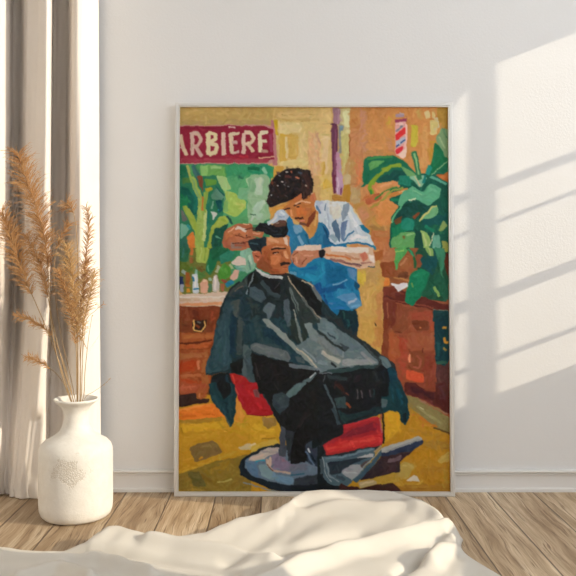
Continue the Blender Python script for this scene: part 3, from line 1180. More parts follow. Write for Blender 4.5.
    for (num, ln_, wd, jit) in ((3200, 26, 7, .024), (7000, 16, 4, .026), (9000, 10, 2.6, .022)):
        ys = rng.randint(0, h, num); xs = rng.randint(0, w, num)
        for y, x in zip(ys, xs):
            if detail[y, x] > (.025 if wd > 5 else .05 if wd > 3 else .12): continue
            g = math.hypot(gx[y, x], gy[y, x])
            th = math.atan2(gx[y, x], -gy[y, x]) if g > .002 else big[y, x] * 1.6 + 1.2
            th += rng.randn() * .2
            ca, sa = math.cos(th), math.sin(th)
            c = src[y, x] + rng.randn() * jit + rng.randn(3) * jit * .35
            L = ln_ * (.6 + rng.rand() * .8) / 2
            r = int(L + wd) + 1
            y0, y1, x0, x1 = max(y - r, 0), min(y + r, h), max(x - r, 0), min(x + r, w)
            yy, xx = np.mgrid[y0:y1, x0:x1]
            u = (xx - x) * ca + (yy - y) * sa; v = -(xx - x) * sa + (yy - y) * ca
            m = np.clip(1.4 - np.maximum(np.abs(u) / L, np.abs(v) / (wd / 2)) , 0, .4) / .4
            # keep a stroke inside its own patch of colour
            m = m * (np.abs(src[y0:y1, x0:x1] - src[y, x]).sum(2) < .22) * .75
            img[y0:y1, x0:x1] = img[y0:y1, x0:x1] * (1 - m[..., None]) + c * m[..., None]
            bris = .5 + .5 * np.sin(v * 2.4 + rng.rand() * 6)
            relief[y0:y1, x0:x1] = relief[y0:y1, x0:x1] * (1 - m) + m * (.5 + .3 * bris + .2 * rng.rand())
    img = img * .35 + blur(img, 1) * .65
    return np.clip(img, 0, 1), relief, (X0, Y0, W, Hh, S)

def build_canvas(parent, mat, wid, hei, y):
    """canvas wid x hei in the frame's own coordinates, centred in x, from z0 up"""
    src, rel, (X0, Y0, W, Hh, S) = raster_painting()
    h, w = 768, 540
    # measured once from the photograph: which drawn point belongs to which point of the leaning canvas
    zs = np.linspace(hei[1], hei[0], h)[:, None] * np.ones((1, w))
    xs = np.linspace(wid[0], wid[1], w)[None, :] * np.ones((h, 1))
    c_, s_ = math.cos(LEAN), math.sin(LEAN)
    wx = xs + parent.location[0]
    wy = parent.location[1] + y * c_ + zs * s_
    wz = parent.location[2] + zs * c_ - y * s_
    px = (F * wx / (wy + CAMD) + CX - X0) * S
    py = ((H - wz) * F / (wy + CAMD) + CY - Y0) * S
    def samp(im):
        x0 = np.clip(np.floor(px - .5).astype(int), 0, im.shape[1] - 2); y0 = np.clip(np.floor(py - .5).astype(int), 0, im.shape[0] - 2)
        fx = np.clip(px - .5 - x0, 0, 1); fy = np.clip(py - .5 - y0, 0, 1)
        if im.ndim == 3: fx = fx[..., None]; fy = fy[..., None]
        return (im[y0, x0] * (1 - fx) + im[y0, x0 + 1] * fx) * (1 - fy) + (im[y0 + 1, x0] * (1 - fx) + im[y0 + 1, x0 + 1] * fx) * fy
    img = samp(src); relief = samp(rel)
    li = np.where(img <= .04045, img / 12.92, ((img + .055) / 1.055) ** 2.4) * PAINT_GAIN
    ysv = y - relief * 0.00015
    co = np.stack([xs, ysv, zs], -1).reshape(-1, 3).astype(np.float32)
    idx = np.arange(h * w).reshape(h, w)
    f = np.stack([idx[:-1, :-1], idx[1:, :-1], idx[1:, 1:], idx[:-1, 1:]], -1).reshape(-1, 4)
    me = bpy.data.meshes.new('canvas')
    me.vertices.add(len(co)); me.vertices.foreach_set('co', co.ravel())
    me.loops.add(f.size); me.loops.foreach_set('vertex_index', f.ravel().astype(np.int32))
    me.polygons.add(len(f)); me.polygons.foreach_set('loop_start', np.arange(0, f.size, 4, dtype=np.int32))
    me.update(calc_edges=True)
    at_ = me.color_attributes.new('paint', 'FLOAT_COLOR', 'POINT')
    cc = np.ones((h * w, 4), np.float32); cc[:, :3] = li.reshape(-1, 3)
    at_.data.foreach_set('color', cc.ravel())
    me.polygons.foreach_set('use_smooth', np.ones(len(f), bool))
    me.materials.append(mat)
    o = bpy.data.objects.new('painted_canvas', me); col.objects.link(o); o.parent = parent
    return o
PAINT_GAIN = 1.0
# ------------------------------------------------------------------ materials
def mat_wall():
    t = NT('wall_plaster'); v = t.coords()
    n = t.noise(v, 160, 4, .6); n2 = t.noise(v, 2.2, 2)
    t.base(t.mixc(t.ramp([(.3, (0, 0, 0, 1)), (.7, (1, 1, 1, 1))], n2).outputs[0], (.785, .78, .775, 1), (.80, .795, .79, 1)), .85, .25)
    t.link(t.bump(n, .35, .0015), t.b.inputs['Normal'])
    return t.m
def mat_plain(name, c, rough=.6, spec=.3, metal=0, bump=None):
    t = NT(name); t.base(c, rough, spec); t.b.inputs['Metallic'].default_value = metal
    v = t.coords(); sc, st, di = bump or (90, .1, .0006)
    t.link(t.bump(t.noise(v, sc, 3), st, di), t.b.inputs['Normal'])
    return t.m
def mat_floor():
    t = NT('oak_planks')
    v = t.coords()
    sep = t.node('ShaderNodeSeparateXYZ'); t.link(v, sep.inputs[0])
    def math_(op, a, b=None):
        m = t.node('ShaderNodeMath', operation=op)
        for i, q in enumerate((a, b)):
            if q is None: continue
            if isinstance(q, (int, float)): m.inputs[i].default_value = q
            else: t.link(q, m.inputs[i])
        return m.outputs[0]
    PW = .1165; OFF = -.2745
    px = math_('DIVIDE', math_('SUBTRACT', sep.outputs[0], OFF), PW)
    pid = math_('FLOOR', px); fr = math_('FRACT', px)
    wn = t.node('ShaderNodeTexWhiteNoise', noise_dimensions='1D'); t.link(pid, wn.inputs['W'])
    # long grain, shifted plank by plank
    cmb = t.node('ShaderNodeCombineXYZ')
    t.link(sep.outputs[0], cmb.inputs[0]); t.link(math_('ADD', sep.outputs[1], math_('MULTIPLY', wn.outputs['Value'], 37.0)), cmb.inputs[1])
    t.link(math_('MULTIPLY', wn.outputs['Value'], 5.0), cmb.inputs[2])
    def stretched(sy, vec=cmb.outputs[0]):
        q = t.node('ShaderNodeMapping'); q.inputs['Scale'].default_value = (1, sy, 1); t.link(vec, q.inputs['Vector']); return q.outputs[0]
    # the grain wanders sideways along the board
    sway = t.noise(stretched(.30), 9, 3, .55)
    cmb2 = t.node('ShaderNodeCombineXYZ'); sp2 = t.node('ShaderNodeSeparateXYZ'); t.link(cmb.outputs[0], sp2.inputs[0])
    t.link(math_('ADD', sp2.outputs[0], math_('MULTIPLY', math_('SUBTRACT', sway, .5), .05)), cmb2.inputs[0])
    t.link(sp2.outputs[1], cmb2.inputs[1]); t.link(sp2.outputs[2], cmb2.inputs[2])
    broad = t.noise(stretched(.07, cmb2.outputs[0]), 42, 4, .6)
    fine = t.noise(stretched(.035, cmb2.outputs[0]), 210, 3, .6)
    hair = t.noise(stretched(.02, cmb2.outputs[0]), 620, 2, .6)
    lines = t.ramp([(.34, (0, 0, 0, 1)), (.43, (1, 1, 1, 1))], fine).outputs[0]
    g = math_('ADD', math_('MULTIPLY', broad, .7), math_('MULTIPLY', hair, .3))
    r0 = t.ramp([(.32, (.25, .16, .09, 1)), (.45, (.42, .30, .185, 1)), (.55, (.56, .43, .29, 1)), (.66, (.76, .64, .48, 1))], g)
    class R: pass
    r = R(); r.outputs = [t.mixc(lines, (.24, .155, .09, 1), r0.outputs[0])]
    tone = t.ramp([(0, (.72, .69, .66, 1)), (.5, (.98, .95, .91, 1)), (1, (1.15, 1.15, 1.13, 1))], wn.outputs['Value'])
    c = t.mixc(1.0, r.outputs[0], tone.outputs[0], 'MULTIPLY')
    edge = math_('MINIMUM', fr, math_('SUBTRACT', 1.0, fr))
    gr = t.ramp([(0, (0, 0, 0, 1)), (.022, (1, 1, 1, 1))], edge)
    c = t.mixc(gr.outputs[0], (.07, .045, .028, 1), c)
    t.base(c, .5, .35)
    hh = math_('ADD', math_('MULTIPLY', gr.outputs[0], 1.0), math_('ADD', math_('MULTIPLY', g, .4), math_('MULTIPLY', lines, .35)))
    t.link(t.bump(hh, .6, .002), t.b.inputs['Normal'])
    return t.m
def mat_paint():
    t = NT('oil_paint')
    a = t.node('ShaderNodeVertexColor', layer_name='paint')
    t.base(a.outputs['Color'], .6, .2)
    v = t.coords((1, 1, 1)); n = t.noise(v, 420, 3)
    t.link(t.bump(n, .12, .0003), t.b.inputs['Normal'])
    return t.m
def mat_vase():
    t = NT('rough_white_ceramic'); v = t.coords()
    n = t.noise(v, 55, 5, .65); big = t.noise(v, 34, 4, .7)
    vo = t.node('ShaderNodeTexVoronoi', feature='DISTANCE_TO_EDGE'); vo.inputs['Scale'].default_value = 240
    t.link(v, vo.inputs['Vector'])
    crack = t.ramp([(0, (0, 0, 0, 1)), (.22, (1, 1, 1, 1))], vo.outputs['Distance'])
    dist = t.node('ShaderNodeVectorMath', operation='DISTANCE'); t.link(v, dist.inputs[0]); dist.inputs[1].default_value = (.002, -.084, .128)
    addm = t.node('ShaderNodeMath', operation='MULTIPLY_ADD'); t.link(dist.outputs['Value'], addm.inputs[0]); addm.inputs[1].default_value = -5.5; t.link(big, addm.inputs[2])
    mask = t.ramp([(.30, (1, 1, 1, 1)), (.36, (0, 0, 0, 1))], addm.outputs[0])
    ck = t.mixc(mask.outputs[0], crack.outputs[0], (1, 1, 1, 1))
    c = t.mixc(ck, (.58, .52, .44, 1), t.mixc(n, (.66, .62, .56, 1), (.80, .775, .73, 1)))
    t.base(c, .75, .25)
    b1 = t.bump(ck, .5, .0012)
    t.link(t.bump(n, .5, .002, b1), t.b.inputs['Normal'])
    return t.m
def mat_fabric(name, c1, c2, scale=900, sheen=.2, transl=0):
    t = NT(name); v = t.coords()
    n = t.noise(v, scale, 2); n2 = t.noise(v, 6, 3)
    t.base(t.mixc(n2, c1, c2), .95, .1)
    t.link(t.bump(n, .2, .0006), t.b.inputs['Normal'])
    if transl:
        t.b.inputs['Subsurface Weight'].default_value = transl
        t.b.inputs['Subsurface Radius'].default_value = (.02, .015, .01)
    return t.m
def mat_plume(name, c1, c2):
    t = NT(name); v = t.coords()
    n = t.noise(v, 170, 2, .6); n2 = t.noise(v, 30, 2)
    r = t.ramp([(.36, c1), (.62, c2)], n)
    t.base(t.mixc(n2, r.outputs[0], c2), .75, .15)
    return t.m
M = dict(
    wall=mat_wall(), floor=mat_floor(), paint=mat_paint(), vase=mat_vase(),
    trim=mat_plain('painted_trim', (.80, .785, .765, 1), .45, .4),
    metal=mat_plain('champagne_metal', (.76, .75, .725, 1), .36, .5, .35, (300, .05, .0002)),
    frame_in=mat_plain('inner_frame_lip', (.42, .36, .29, 1), .5, .4, .3),
    board=mat_plain('backing_board', (.30, .22, .14, 1), .9, .1),
    curtain=mat_fabric('curtain_cotton', (.76, .70, .645, 1), (.79, .735, .68, 1)),
    throw=mat_fabric('cream_throw', (.61, .57, .505, 1), (.65, .61, .55, 1), 700),
    plume=mat_plume('dry_plume', (.34, .175, .075, 1), (.66, .40, .19, 1)),
    plume2=mat_plume('pale_dry_plume', (.46, .28, .12, 1), (.76, .54, .28, 1)),
    stalk=mat_plain('dry_stalk', (.40, .27, .14, 1), .6, .3),
)

# ------------------------------------------------------------------ room
def struct(o): o['kind'] = 'structure'; return o
XL, XR, YF, ZT = -1.55, 1.50, -3.4, 2.6
b = MB(); b.box((XL - .1, YF, -.05), (XR + .1, .1, 0)); struct(b.build('floor', M['floor']))
b = MB(); b.box((XL - .1, 0, 0), (XR + .1, .1, ZT)); struct(b.build('wall_back', M['wall']))
b = MB(); b.box((XL - .1, YF, 0), (XL, 0, ZT)); struct(b.build('wall_left', M['wall']))
b = MB(); b.box((XL - .1, YF, ZT), (XR + .1, .1, ZT + .1)); struct(b.build('ceiling', M['wall']))
b = MB(); b.box((XL - .1, YF - .1, 0), (XR + .1, YF, ZT)); struct(b.build('wall_front', M['wall']))

# the right-hand wall with two tall window openings: the sun comes in through them
A_Y, A_Z = .28, .38            # sun travel per metre of -x
WIN = [  # y0, y1, z0, z1
    (-.298, -.13, .605, 1.47),
    (-1.06, -.57, .46, 2.3),
    (-3.2, -1.10, .80, 2.3),
]
b = MB(); T = .012
for y0, y1 in ((YF, WIN[2][0]), (WIN[2][1], WIN[1][0]), (WIN[1][1], WIN[0][0]), (WIN[0][1], 0.0)):
    b.box((XR, y0, 0), (XR + T, y1, ZT))
for (y0, y1, z0, z1) in WIN:
    b.box((XR, y0, 0), (XR + T, y1, z0)); b.box((XR, y0, z1), (XR + T, y1, ZT))
struct(b.build('wall_right', M['wall']))
for i, (y0, y1, z0, z1) in enumerate(WIN):
    b = MB(); fw = .012
    b.box((XR - .004, y0, z0), (XR + .016, y0 + .001, z1)); b.box((XR - .004, y1 - .001, z0), (XR + .016, y1, z1))
    if i == 0:
        b.box((XR - .002, -.282, z0), (XR + .006, -.262, z1))                   # mullion
        for zc, hw in ((1.150, .011), (1.055, .004), (.866, .013), (.70, .005)):
            b.box((XR - .002, y0, zc - hw), (XR + .010, y1, zc + hw))
        # unseen sloping wedge added at the head to slant the sun patch's top edge
        n = len(b.v)
        b.v += [(XR + .001, -.272, z1 - .0), (XR + .001, y1, z1 + .0), (XR + .001, y1, z1 + .02), (XR + .001, y0, z1 + .02), (XR + .001, y0, z1 - .10),
                ]
        b.f.append((n + 4, n + 0, n + 1, n + 2, n + 3))
    elif i == 2:
        b.box((XR - .002, -1.9, z0), (XR + .010, -1.87, z1))
    struct(b.build('window_%d' % (i + 1), M['trim']))

# baseboard: plinth, bead and top moulding
def baseboard(name, x0, x1):
    prof = [(0, .0560), (-.009, .0560), (-.0125, .0545), (-.0135, .0520), (-.0125, .0500), (-.0085, .0490), (-.0085, .0475), (-.0105, .0465), (-.0105, .0445), (-.0060, .0435), (-.0060, .0095), (-.0125, .0085), (-.0135, .0065), (-.0135, 0), (0, 0)]
    v = [(x, y, z) for x in (x0, x1) for (y, z) in prof]
    n = len(prof)
    f = [(i, (i + 1) % n, n + (i + 1) % n, n + i) for i in range(n)] + [tuple(range(n - 1, -1, -1)), tuple(range(n, 2 * n))]
    struct(mesh_obj(name, v, f, M['trim']))
baseboard('baseboard_back', XL, XR)

# ------------------------------------------------------------------ framed painting leaning on the wall
FW, FH, FT = .713, 1.005, .024
LEAN = math.atan2(.030, FH)
root = empty('framed_painting', (.0925, -.030 - FT * math.cos(LEAN), .0005))
root.rotation_euler = (-LEAN, 0, 0)
tag(root, 'large framed oil painting of a barber cutting a seated man\'s hair, leaning on the wall', 'painting')
def frame_profile(parent):
    fw = .0112; lip = .0
    hw = FW / 2
    def ring(inset, y):
        return [(-hw + inset, y, inset), (hw - inset, y, inset), (hw - inset, y, FH - inset), (-hw + inset, y, FH - inset)]
    rings = [ring(0, FT), ring(0, .0012), ring(.0008, .0003), ring(.0016, 0), ring(fw * .62, 0.0), ring(fw * .68, .0006), ring(fw * .74, .0016), ring(fw * .80, .0006), ring(fw - .0004, .0004), ring(fw, .001), ring(fw, .011)]
    v = [p for r in rings for p in r]; f = []
    for i in range(len(rings) - 1):
        for k in range(4):
            k2 = (k + 1) % 4
            f.append((i * 4 + k, i * 4 + k2, (i + 1) * 4 + k2, (i + 1) * 4 + k))
    return mesh_obj('frame', v, f, M['metal'], parent)
frame_profile(root)
cv = build_canvas(root, M['paint'], (-FW / 2 + .0100, FW / 2 - .0100), (.0100, FH - .0100), .0088)
b = MB(); b.box((-FW / 2 + .002, .014, .002), (FW / 2 - .002, FT - .002, FH - .002)); b.build('backing_board', M['board'], root)
# ------------------------------------------------------------------ curtain
def catmull(P, n):
    out = []
    for i in range(len(P) - 1):
        p0 = P[max(i - 1, 0)]; p1 = P[i]; p2 = P[i + 1]; p3 = P[min(i + 2, len(P) - 1)]
        for k in range(n):
            t = k / n
            out.append(tuple(.5 * (2 * b_ + (c_ - a_) * t + (2 * a_ - 5 * b_ + 4 * c_ - d_) * t * t + (3 * b_ - a_ - 3 * c_ + d_) * t ** 3)
                             for a_, b_, c_, d_ in zip(p0, p1, p2, p3)))
    out.append(tuple(P[-1])); return out
def build_curtain():
    # fold lines: photograph column at the top, at mid height and at the floor, and how far each stands off the wall
    C = [(-150, -150, -150, .05), (-125, -125, -125, .13), (-100, -100, -100, .05), (-76, -76, -76, .14), (-50, -50, -50, .05), (-34, -36, -40, .15),
         (-6, -8, -16, .165), (3, 2, -8, .150), (9, 8, -3, .10), (11.5, 10, 2, .050), (15, 14, 5, .040), (20, 19, 8, .045), (25.5, 24, 12, .100), (30, 27, 14, .115), (38, 34, 17, .130), (44, 41, 20, .160),
         (48.5, 46.5, 26, .160), (51.3, 49.3, 40, .120), (52, 50.0, 46, .045), (55, 53, 51, .036), (61, 60, 57, .036), (67.5, 66, 64, .042), (71, 70, 69, .100), (74, 73, 73, .135), (79, 79, 80, .145), (84.5, 85, 86, .128),
         (92, 93, 95, .080), (97, 98, 100, .040), (98, 99, 101, .026), (94, 95, 97, .020)]
    rows = 90; verts = []; ncol = None
    rng = random.Random(4)
    for r in range(rows + 1):
        t = r / rows                      # 0 at the floor
        z = 2.45 * t ** 1.6 + .0015
        zi = min(z / 1.2, 1)              # 0 floor .. 1 top of the picture
        sec = []
        for (a, m, c, y) in C:
            px = c + (m - c) * min(zi / .42, 1) ** .8 if zi < .42 else m + (a - m) * (zi - .42) / .58
            k = max(0, min(1, (z - .18) / .34)); k = k * k * (3 - 2 * k)
            cap = .070 if px > 36 else .075
            yy = -(y * k + (.022 + (y - .02) * (.48 if px > 36 else .34)) * (1 - k))
            X = (px - CX) * (CAMD + yy) / F
            sec.append((X, yy))
        sec = catmull(sec, 7)
        if ncol is None: ncol = len(sec)
        for i, (x, y) in enumerate(sec):
            w_ = .0012 * math.sin(i * .35 + z * 9) + .0009 * math.sin(i * .9 - z * 5)
            low = max(0, 1 - z / .07)
            left = max(0, min(1, (-.60 - x) / .05))
            x += low * .004 * math.sin(i * .8 + z * 60) ; y += w_ + low * .003 * math.sin(i * .55 + z * 90 + 1) - left * low * .004
            verts.append((x, y, z))
    faces = [(r * ncol + i, r * ncol + i + 1, (r + 1) * ncol + i + 1, (r + 1) * ncol + i) for r in range(rows) for i in range(ncol - 1)]
    o = mesh_obj('curtain', verts, faces, M['curtain'], None, True)
    s = o.modifiers.new('thickness', 'SOLIDIFY'); s.thickness = .0014; s.offset = 1
    tag(o, 'floor-length off-white curtain hanging in deep folds at the left', 'curtain')
build_curtain()

# ------------------------------------------------------------------ vase
VX, VY, VR = -.474, -.203, .085
def build_vase():
    P = [(0, .001), (.070, .001), (.078, .0022), (.0845, .008), (.0882, .018), (.0895, .032), (.0895, .08), (.0895, .125), (.0893, .145), (.0885, .157), (.085, .166), (.077, .1745),
         (.064, .181), (.050, .1885), (.040, .197), (.0335, .208), (.0300, .221), (.0292, .233), (.0312, .244), (.0370, .2535), (.0450, .2605), (.0515, .2645), (.0540, .2672), (.0545, .2700), (.0530, .2718),
         (.0505, .2705), (.0440, .2650), (.0350, .2560), (.0290, .2450), (.0270, .2330), (.0275, .2200), (.0320, .2050), (.0420, .1920), (.0600, .1780), (.0800, .1620), (.0850, .1400), (.0850, .0300), (.0750, .0080), (0, .0070)]
    seg = 96; v = []; f = []
    for i, (r, z) in enumerate(P):
        for k in range(seg):
            q = 2 * math.pi * k / seg
            w_ = .948 + .006 * math.sin(2 * q + z * 14) + .004 * math.sin(3 * q - z * 22)
            v.append((r * w_ * math.cos(q), r * w_ * math.sin(q), z * 1.015))
    for i in range(len(P) - 1):
        for k in range(seg):
            k2 = (k + 1) % seg
            f.append((i * seg + k, i * seg + k2, (i + 1) * seg + k2, (i + 1) * seg + k))
    o = mesh_obj('vase', v, f, M['vase'], None, True)
    o.location = (VX, VY, 0)
    tag(o, 'rough white ceramic vase with a narrow neck and flared rim, standing on the floor', 'vase')
build_vase()

# ------------------------------------------------------------------ dried grasses in the vase
def smooth_path(P, n=8): return [Vector(p) for p in catmull([tuple(p) for p in P], n)]
def grass(label, name, pts, head, dens, blen, spread, Y, mk, seed, srad=.0011, leafy=False):
    """pts: photograph points from the tip down; head: how much of the path from the tip carries branchlets"""
    rng = random.Random(seed)
    n = len(pts); W = []
    for i, (px, py) in enumerate(pts):
        t = i / (n - 1)
        yy = VY + (Y - VY) * (1 - t) ** 1.2
        W.append(at(px, py, yy))
    # into the vase: through the mouth, ends inside the neck
    last = W[-1]; a = rng.uniform(0, 6.28)
    W.append(Vector((VX + .010 * math.cos(a), VY + .010 * math.sin(a), .225)))
    W.append(Vector((VX + .012 * math.cos(a + 2), VY + .012 * math.sin(a + 2), .18)))
    base = Vector((VX, VY, .18))
    root = empty(name, base)
    tag(root, label, 'dried plant', 'dried plumes and stalks standing in the white vase', 'thing')
    path = smooth_path([p - base for p in W], 9)
    m = len(path)
    b = MB(); b.tube(path, [.0004 + (srad - .0004) * min(1, i / (m * .4)) for i in range(m)], 6)
    b.build('stem', M['stalk'], root, True)
    L = [0]
    for i in range(1, m): L.append(L[-1] + (path[i] - path[i - 1]).length)
    hl = L[int((m - 1) * head)]
    b = MB()
    count = int(dens * hl / .01)
    for k in range(count):
        s = (k + rng.random()) / count * hl
        i = max(j for j in range(m) if L[j] <= s)
        i = min(i, m - 2)
        fr = (s - L[i]) / max(1e-6, L[i + 1] - L[i])
        p = path[i].lerp(path[i + 1], fr)
        up = (path[max(i - 2, 0)] - path[i + 2 if i + 2 < m else m - 1]).normalized()
        ax = Vector((rng.gauss(0, 1), rng.gauss(0, .75), rng.gauss(0, .5))); ax = (ax - up * ax.dot(up))
        if ax.length < .05: continue
        ax.normalize()
        env = math.sin(math.pi * min(1, .18 + .82 * s / hl)) ** .6 if s < hl * .55 else (1 - .45 * (s / hl - .55) / .45)
        ln_ = blen * (.55 + .6 * rng.random()) * max(.35, env)
        sp = spread * (.8 + .9 * rng.random())
        q = [p]; d = (up + ax * sp * .45).normalized()
        steps = 6
        for j in range(steps):
            d = (d + ax * sp * .14 + Vector((0, 0, -.012)) + Vector((rng.gauss(0, .05), rng.gauss(0, .05), rng.gauss(0, .05)))).normalized()
            q.append(q[-1] + d * (ln_ / steps))
        b.tube(q, [.0006, .00078, .0008, .0007, .00058, .0004, .00015], 3, False)
        for h in range(3):
            j = rng.randint(1, steps - 1); o_ = q[j]
            dd = (q[j + 1] - q[j]).normalized()
            r = Vector((rng.gauss(0, 1), rng.gauss(0, 1), rng.gauss(0, 1))); r = (r - dd * r.dot(dd)).normalized()
            e = (dd + r * .5).normalized() * ln_ * rng.uniform(.16, .34)
            b.tube([o_, o_ + e * .55 + Vector((0, 0, .0003)), o_ + e + Vector((0, 0, -.0008))], [.0004, .00034, .0001], 3, False)
    b.build('plume', M[mk], root)
    if leafy:
        b = MB()
        for (l0, l1) in leafy:
            A = at(l0[0], l0[1], Y) - base; B = at(l1[0], l1[1], Y - .01) - base
            mid = (A + B) / 2 + Vector((.002, 0, .003))
            n0 = len(b.v); sd = Vector((.5, 0, .85)) * .0016
            for p, w_ in ((A, .4), (mid, 1), (B, .05)):
                b.v += [tuple(p - sd * w_), tuple(p + sd * w_ + Vector((0, -.0006, 0)))]
            b.f += [(n0, n0 + 1, n0 + 3, n0 + 2), (n0 + 2, n0 + 3, n0 + 5, n0 + 4)]
        b.build('leaf', M['plume2'], root)
    return root
grass('tallest rust-tan pampas plume in the vase, leaning left with its tip highest', 'pampas_plume',
      [(18, 154), (23, 170), (33, 198), (42, 228), (47, 256), (49, 290), (52, 330), (60, 368), (70, 399)], .44, 17, .056, 1.05, -.235, 'plume', 1)
grass('tan pampas plume at the far left, bending out over the curtain', 'pampas_plume',
      [(2, 212), (9, 232), (18, 258), (27, 284), (33, 297), (45, 325), (57, 356), (71, 399)], .44, 17, .052, 1.05, -.225, 'plume', 2)
grass('shorter tan plume between the tallest one and the far-left one', 'pampas_plume',
      [(26, 236), (36, 256), (44, 280), (48, 298), (55, 334), (65, 372), (73, 399)], .38, 15, .042, 1.0, -.215, 'plume', 3)
grass('broad golden plume with its head low above the middle of the vase', 'pampas_plume',
      [(66, 246), (71, 270), (75, 300), (77, 330), (78, 360), (78, 399)], .46, 15, .042, 1.0, -.225, 'plume2', 4)
grass('bushy tan plume just right of the broad golden one, same height', 'pampas_plume',
      [(86, 262), (84, 284), (81, 308), (80, 335), (80, 399)], .46, 13, .038, 1.0, -.19, 'plume', 5)
grass('narrow plume leaning left under the broad golden one', 'pampas_plume',
      [(58, 270), (66, 292), (72, 318), (76, 345), (77, 399)], .50, 12, .034, .95, -.235, 'plume', 21)
grass('narrow plume leaning right, its tip nearest the edge of the curtain', 'pampas_plume',
      [(95, 272), (90, 296), (84, 322), (81, 350), (80, 399)], .48, 10, .032, .9, -.21, 'plume2', 22)
grass('small brown tuft on a bare stalk, topmost right of the tallest plume', 'dried_stalk',
      [(66, 203), (73, 212), (76, 228), (78, 262), (78, 330), (77, 399)], .17, 15, .036, 1.5, -.18, 'plume', 6, .0013)
grass('thin sparse stalk standing at the right with small spikelets along it', 'dried_stalk',
      [(86, 208), (89, 222), (87, 245), (84, 280), (83, 335), (81, 399)], .50, 8, .026, .7, -.17, 'plume', 7, .0009)
grass('slim plume with nodding tip above the middle, left of the thin sparse stalk', 'dried_stalk',
      [(70, 224), (62, 236), (56, 252), (54, 280), (60, 330), (69, 370), (75, 399)], .24, 10, .032, .8, -.17, 'plume', 8, .0009)
grass('low feathery spray arching left in front of the curtain', 'dried_stalk',
      [(17, 316), (30, 320), (44, 328), (54, 340), (64, 364), (73, 399)], .40, 11, .028, .8, -.20, 'plume', 9, .0008)
grass('lowest small tuft at the left, just above the vase shoulder', 'dried_stalk',
      [(27, 357), (38, 361), (48, 367), (60, 378), (71, 399)], .38, 13, .024, .8, -.20, 'plume', 10, .0008)
grass('right-hand stalk forking into two narrow dry leaves', 'dried_stalk',
      [(92, 316), (89, 335), (87, 352), (85, 372), (83, 399)], .05, 4, .010, .5, -.19, 'plume2', 11, .0009,
      leafy=[((87.5, 352), (106, 326)), ((87.5, 350), (76, 333)), ((87, 356), (99, 336))])
grass('wiry stalk ending in a long bare twig toward the right', 'dried_stalk',
      [(104, 303), (95, 311), (87, 319), (84, 340), (82, 370), (81, 399)], .12, 3, .012, .8, -.17, 'plume', 12, .0007)
grass('hair-thin pale filament drooping out over the right rim', 'dried_stalk',
      [(111, 378), (102, 386), (93, 392), (85, 398)], .2, 2, .006, .6, -.18, 'plume2', 13, .0005)

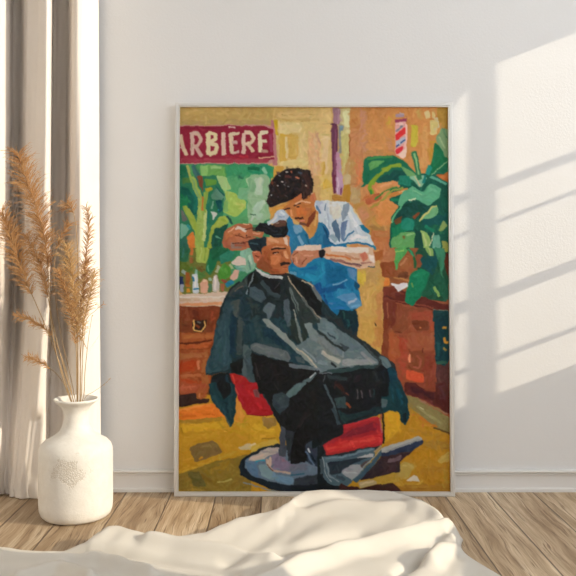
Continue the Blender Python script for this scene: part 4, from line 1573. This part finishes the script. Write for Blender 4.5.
# ------------------------------------------------------------------ throw on the floor
def build_throw():
    def interp(tab, x):
        if x <= tab[0][0]: return tab[0][1]
        for (a, va), (b_, vb) in zip(tab, tab[1:]):
            if x <= b_:
                t = (x - a) / (b_ - a); t = t * t * (3 - 2 * t) * .5 + t * .5
                return va + (vb - va) * t
        return tab[-1][1]
    # crest of the far edge: photograph column -> row, and its height over the floor
    crest = [(-200, 545, .02), (-60, 546, .02), (0, 548.5, .018), (22, 552, .014), (42, 552.5, .014), (60, 551, .016), (84, 544, .024), (99, 533, .034), (108, 527.5, .040), (118, 527, .040),
             (135, 532, .036), (155, 536, .030), (180, 537, .026), (204, 534, .026), (222, 526, .030), (240, 518.5, .034), (262, 513, .036), (277, 510.5, .038), (286, 504, .042),
             (296, 496.5, .048), (306, 492, .052), (322, 490.5, .054), (345, 490.5, .054), (366, 490, .054), (386, 491, .052), (402, 494.5, .048), (420, 501, .044), (436, 508, .040), (452, 517, .034), (470, 524, .028)]
    cw = []
    for px, py, z in crest:
        p = onfloor(px, py, z); cw.append((p.x, p.y, z))
    cw.sort()
    tabY = [(a, b_) for a, b_, c in cw]; tabZ = [(a, c) for a, b_, c in cw]
    ridges = []
    def ridge(pts, h, wd):
        ridges.append(([onfloor(px, py, .02).to_2d() for px, py in pts], h, wd))
    ridge([(255, 590), (305, 571), (345, 558), (400, 545), (448, 531)], .030, .020)
    ridge([(300, 512), (340, 508), (400, 508)], -.010, .016)
    ridge([(430, 566), (445, 552), (456, 540)], .026, .018)
    ridge([(400, 575), (428, 556), (452, 545)], -.018, .012)
    ridge([(410, 532), (434, 526), (456, 523)], -.024, .010)
    ridge([(-20, 556), (40, 560), (100, 561), (150, 572)], .020, .012)
    ridge([(60, 548), (110, 552), (170, 560), (230, 570)], -.020, .014)
    ridge([(150, 545), (190, 549), (225, 552), (270, 560)], .020, .020)
    ridge([(20, 572), (60, 566), (90, 580)], .018, .016)
    ridge([(230, 560), (300, 548), (360, 535)], -.010, .02)
    def segd(p, a, b_):
        ab = b_ - a; t = max(0, min(1, (p - a).dot(ab) / ab.length_squared)); return (p - (a + ab * t)).length
    nu, nv = 300, 130
    XLo = -1.0; verts = []
    for j in range(nv + 1):
        v = j / nv
        for i in range(nu + 1):
            u = i / nu
            # right edge wanders
            yy0 = -.10 - v * .65
            xr = .405 + .010 * math.sin(yy0 * 21) + .02 * math.sin(yy0 * 9 + 1) - .02 * max(0, (yy0 + .25) / .1) 
            x = XLo + (xr - XLo) * u
            yc = interp(tabY, x); hz = interp(tabZ, x)
            yb = yc + .030                       # where the cloth meets the floor behind the crest
            y = yb - v ** 1.25 * (yb + .78)
            p = Vector((x, y))
            db = yb - y
            # profile: up from the floor to the crest, then slowly down
            if db < .030: h = hz * math.sin(db / .030 * math.pi / 2) ** .8
            else: h = hz * (.45 + .55 * math.exp(-((db - .030) / .075) ** 2))
            env = min(1, db / .05)
            for pts, rh, wd in ridges:
                d = min(segd(p, a, b_) for a, b_ in zip(pts, pts[1:]))
                if d < wd * 3.2: h += env * rh * math.exp(-(d / wd) ** 2)
            h += env * (.0022 * math.sin(x * 31 + y * 17 + 2 * math.sin(y * 23)) + .0014 * math.sin(x * 67 - y * 49 + 2 * math.sin(x * 19)))
            er = (xr - x)
            side = min(1, max(0, er / .035)); side = math.sin(side * math.pi / 2) ** .8
            h = max(.0025, h * side)
            verts.append((x, y, h + .001))
    faces = [(j * (nu + 1) + i, (j + 1) * (nu + 1) + i, (j + 1) * (nu + 1) + i + 1, j * (nu + 1) + i + 1) for j in range(nv) for i in range(nu)]
    o = mesh_obj('throw_blanket', verts, faces, M['throw'], None, True)
    s = o.modifiers.new('thickness', 'SOLIDIFY'); s.thickness = .0018; s.offset = -1
    tag(o, 'crumpled cream throw blanket spread over the wooden floor in the foreground', 'blanket')
build_throw()
# ------------------------------------------------------------------ light, camera
sun = bpy.data.lights.new('sun', 'SUN'); sun.energy = SUN_E; sun.angle = math.radians(.42); sun.color = (1, .88, .68)
so = bpy.data.objects.new('sun', sun); col.objects.link(so); so.location = (4, -2, 2)
so.rotation_euler = Vector((-1, A_Y, -A_Z)).to_track_quat('-Z', 'Y').to_euler()
w = bpy.data.worlds.new('daylight'); scene.world = w; w.use_nodes = True
w.node_tree.nodes['Background'].inputs['Color'].default_value = (.945, .975, 1.0, 1)
w.node_tree.nodes['Background'].inputs['Strength'].default_value = WORLD_E

cam = bpy.data.cameras.new('camera'); cam.lens = 50; cam.sensor_width = 36
cam.shift_x = (288 - CX) / 576; cam.shift_y = -(288 - CY) / 576
co = bpy.data.objects.new('camera', cam); col.objects.link(co)
co.location = (0, -CAMD, H); co.rotation_euler = (math.pi / 2, 0, 0)
cam.clip_start = .05
scene.camera = co
vs = scene.view_settings
vs.view_transform = 'Standard'; vs.look = 'None'; vs.gamma = 1; vs.use_curve_mapping = False
vs.exposure = EXPO
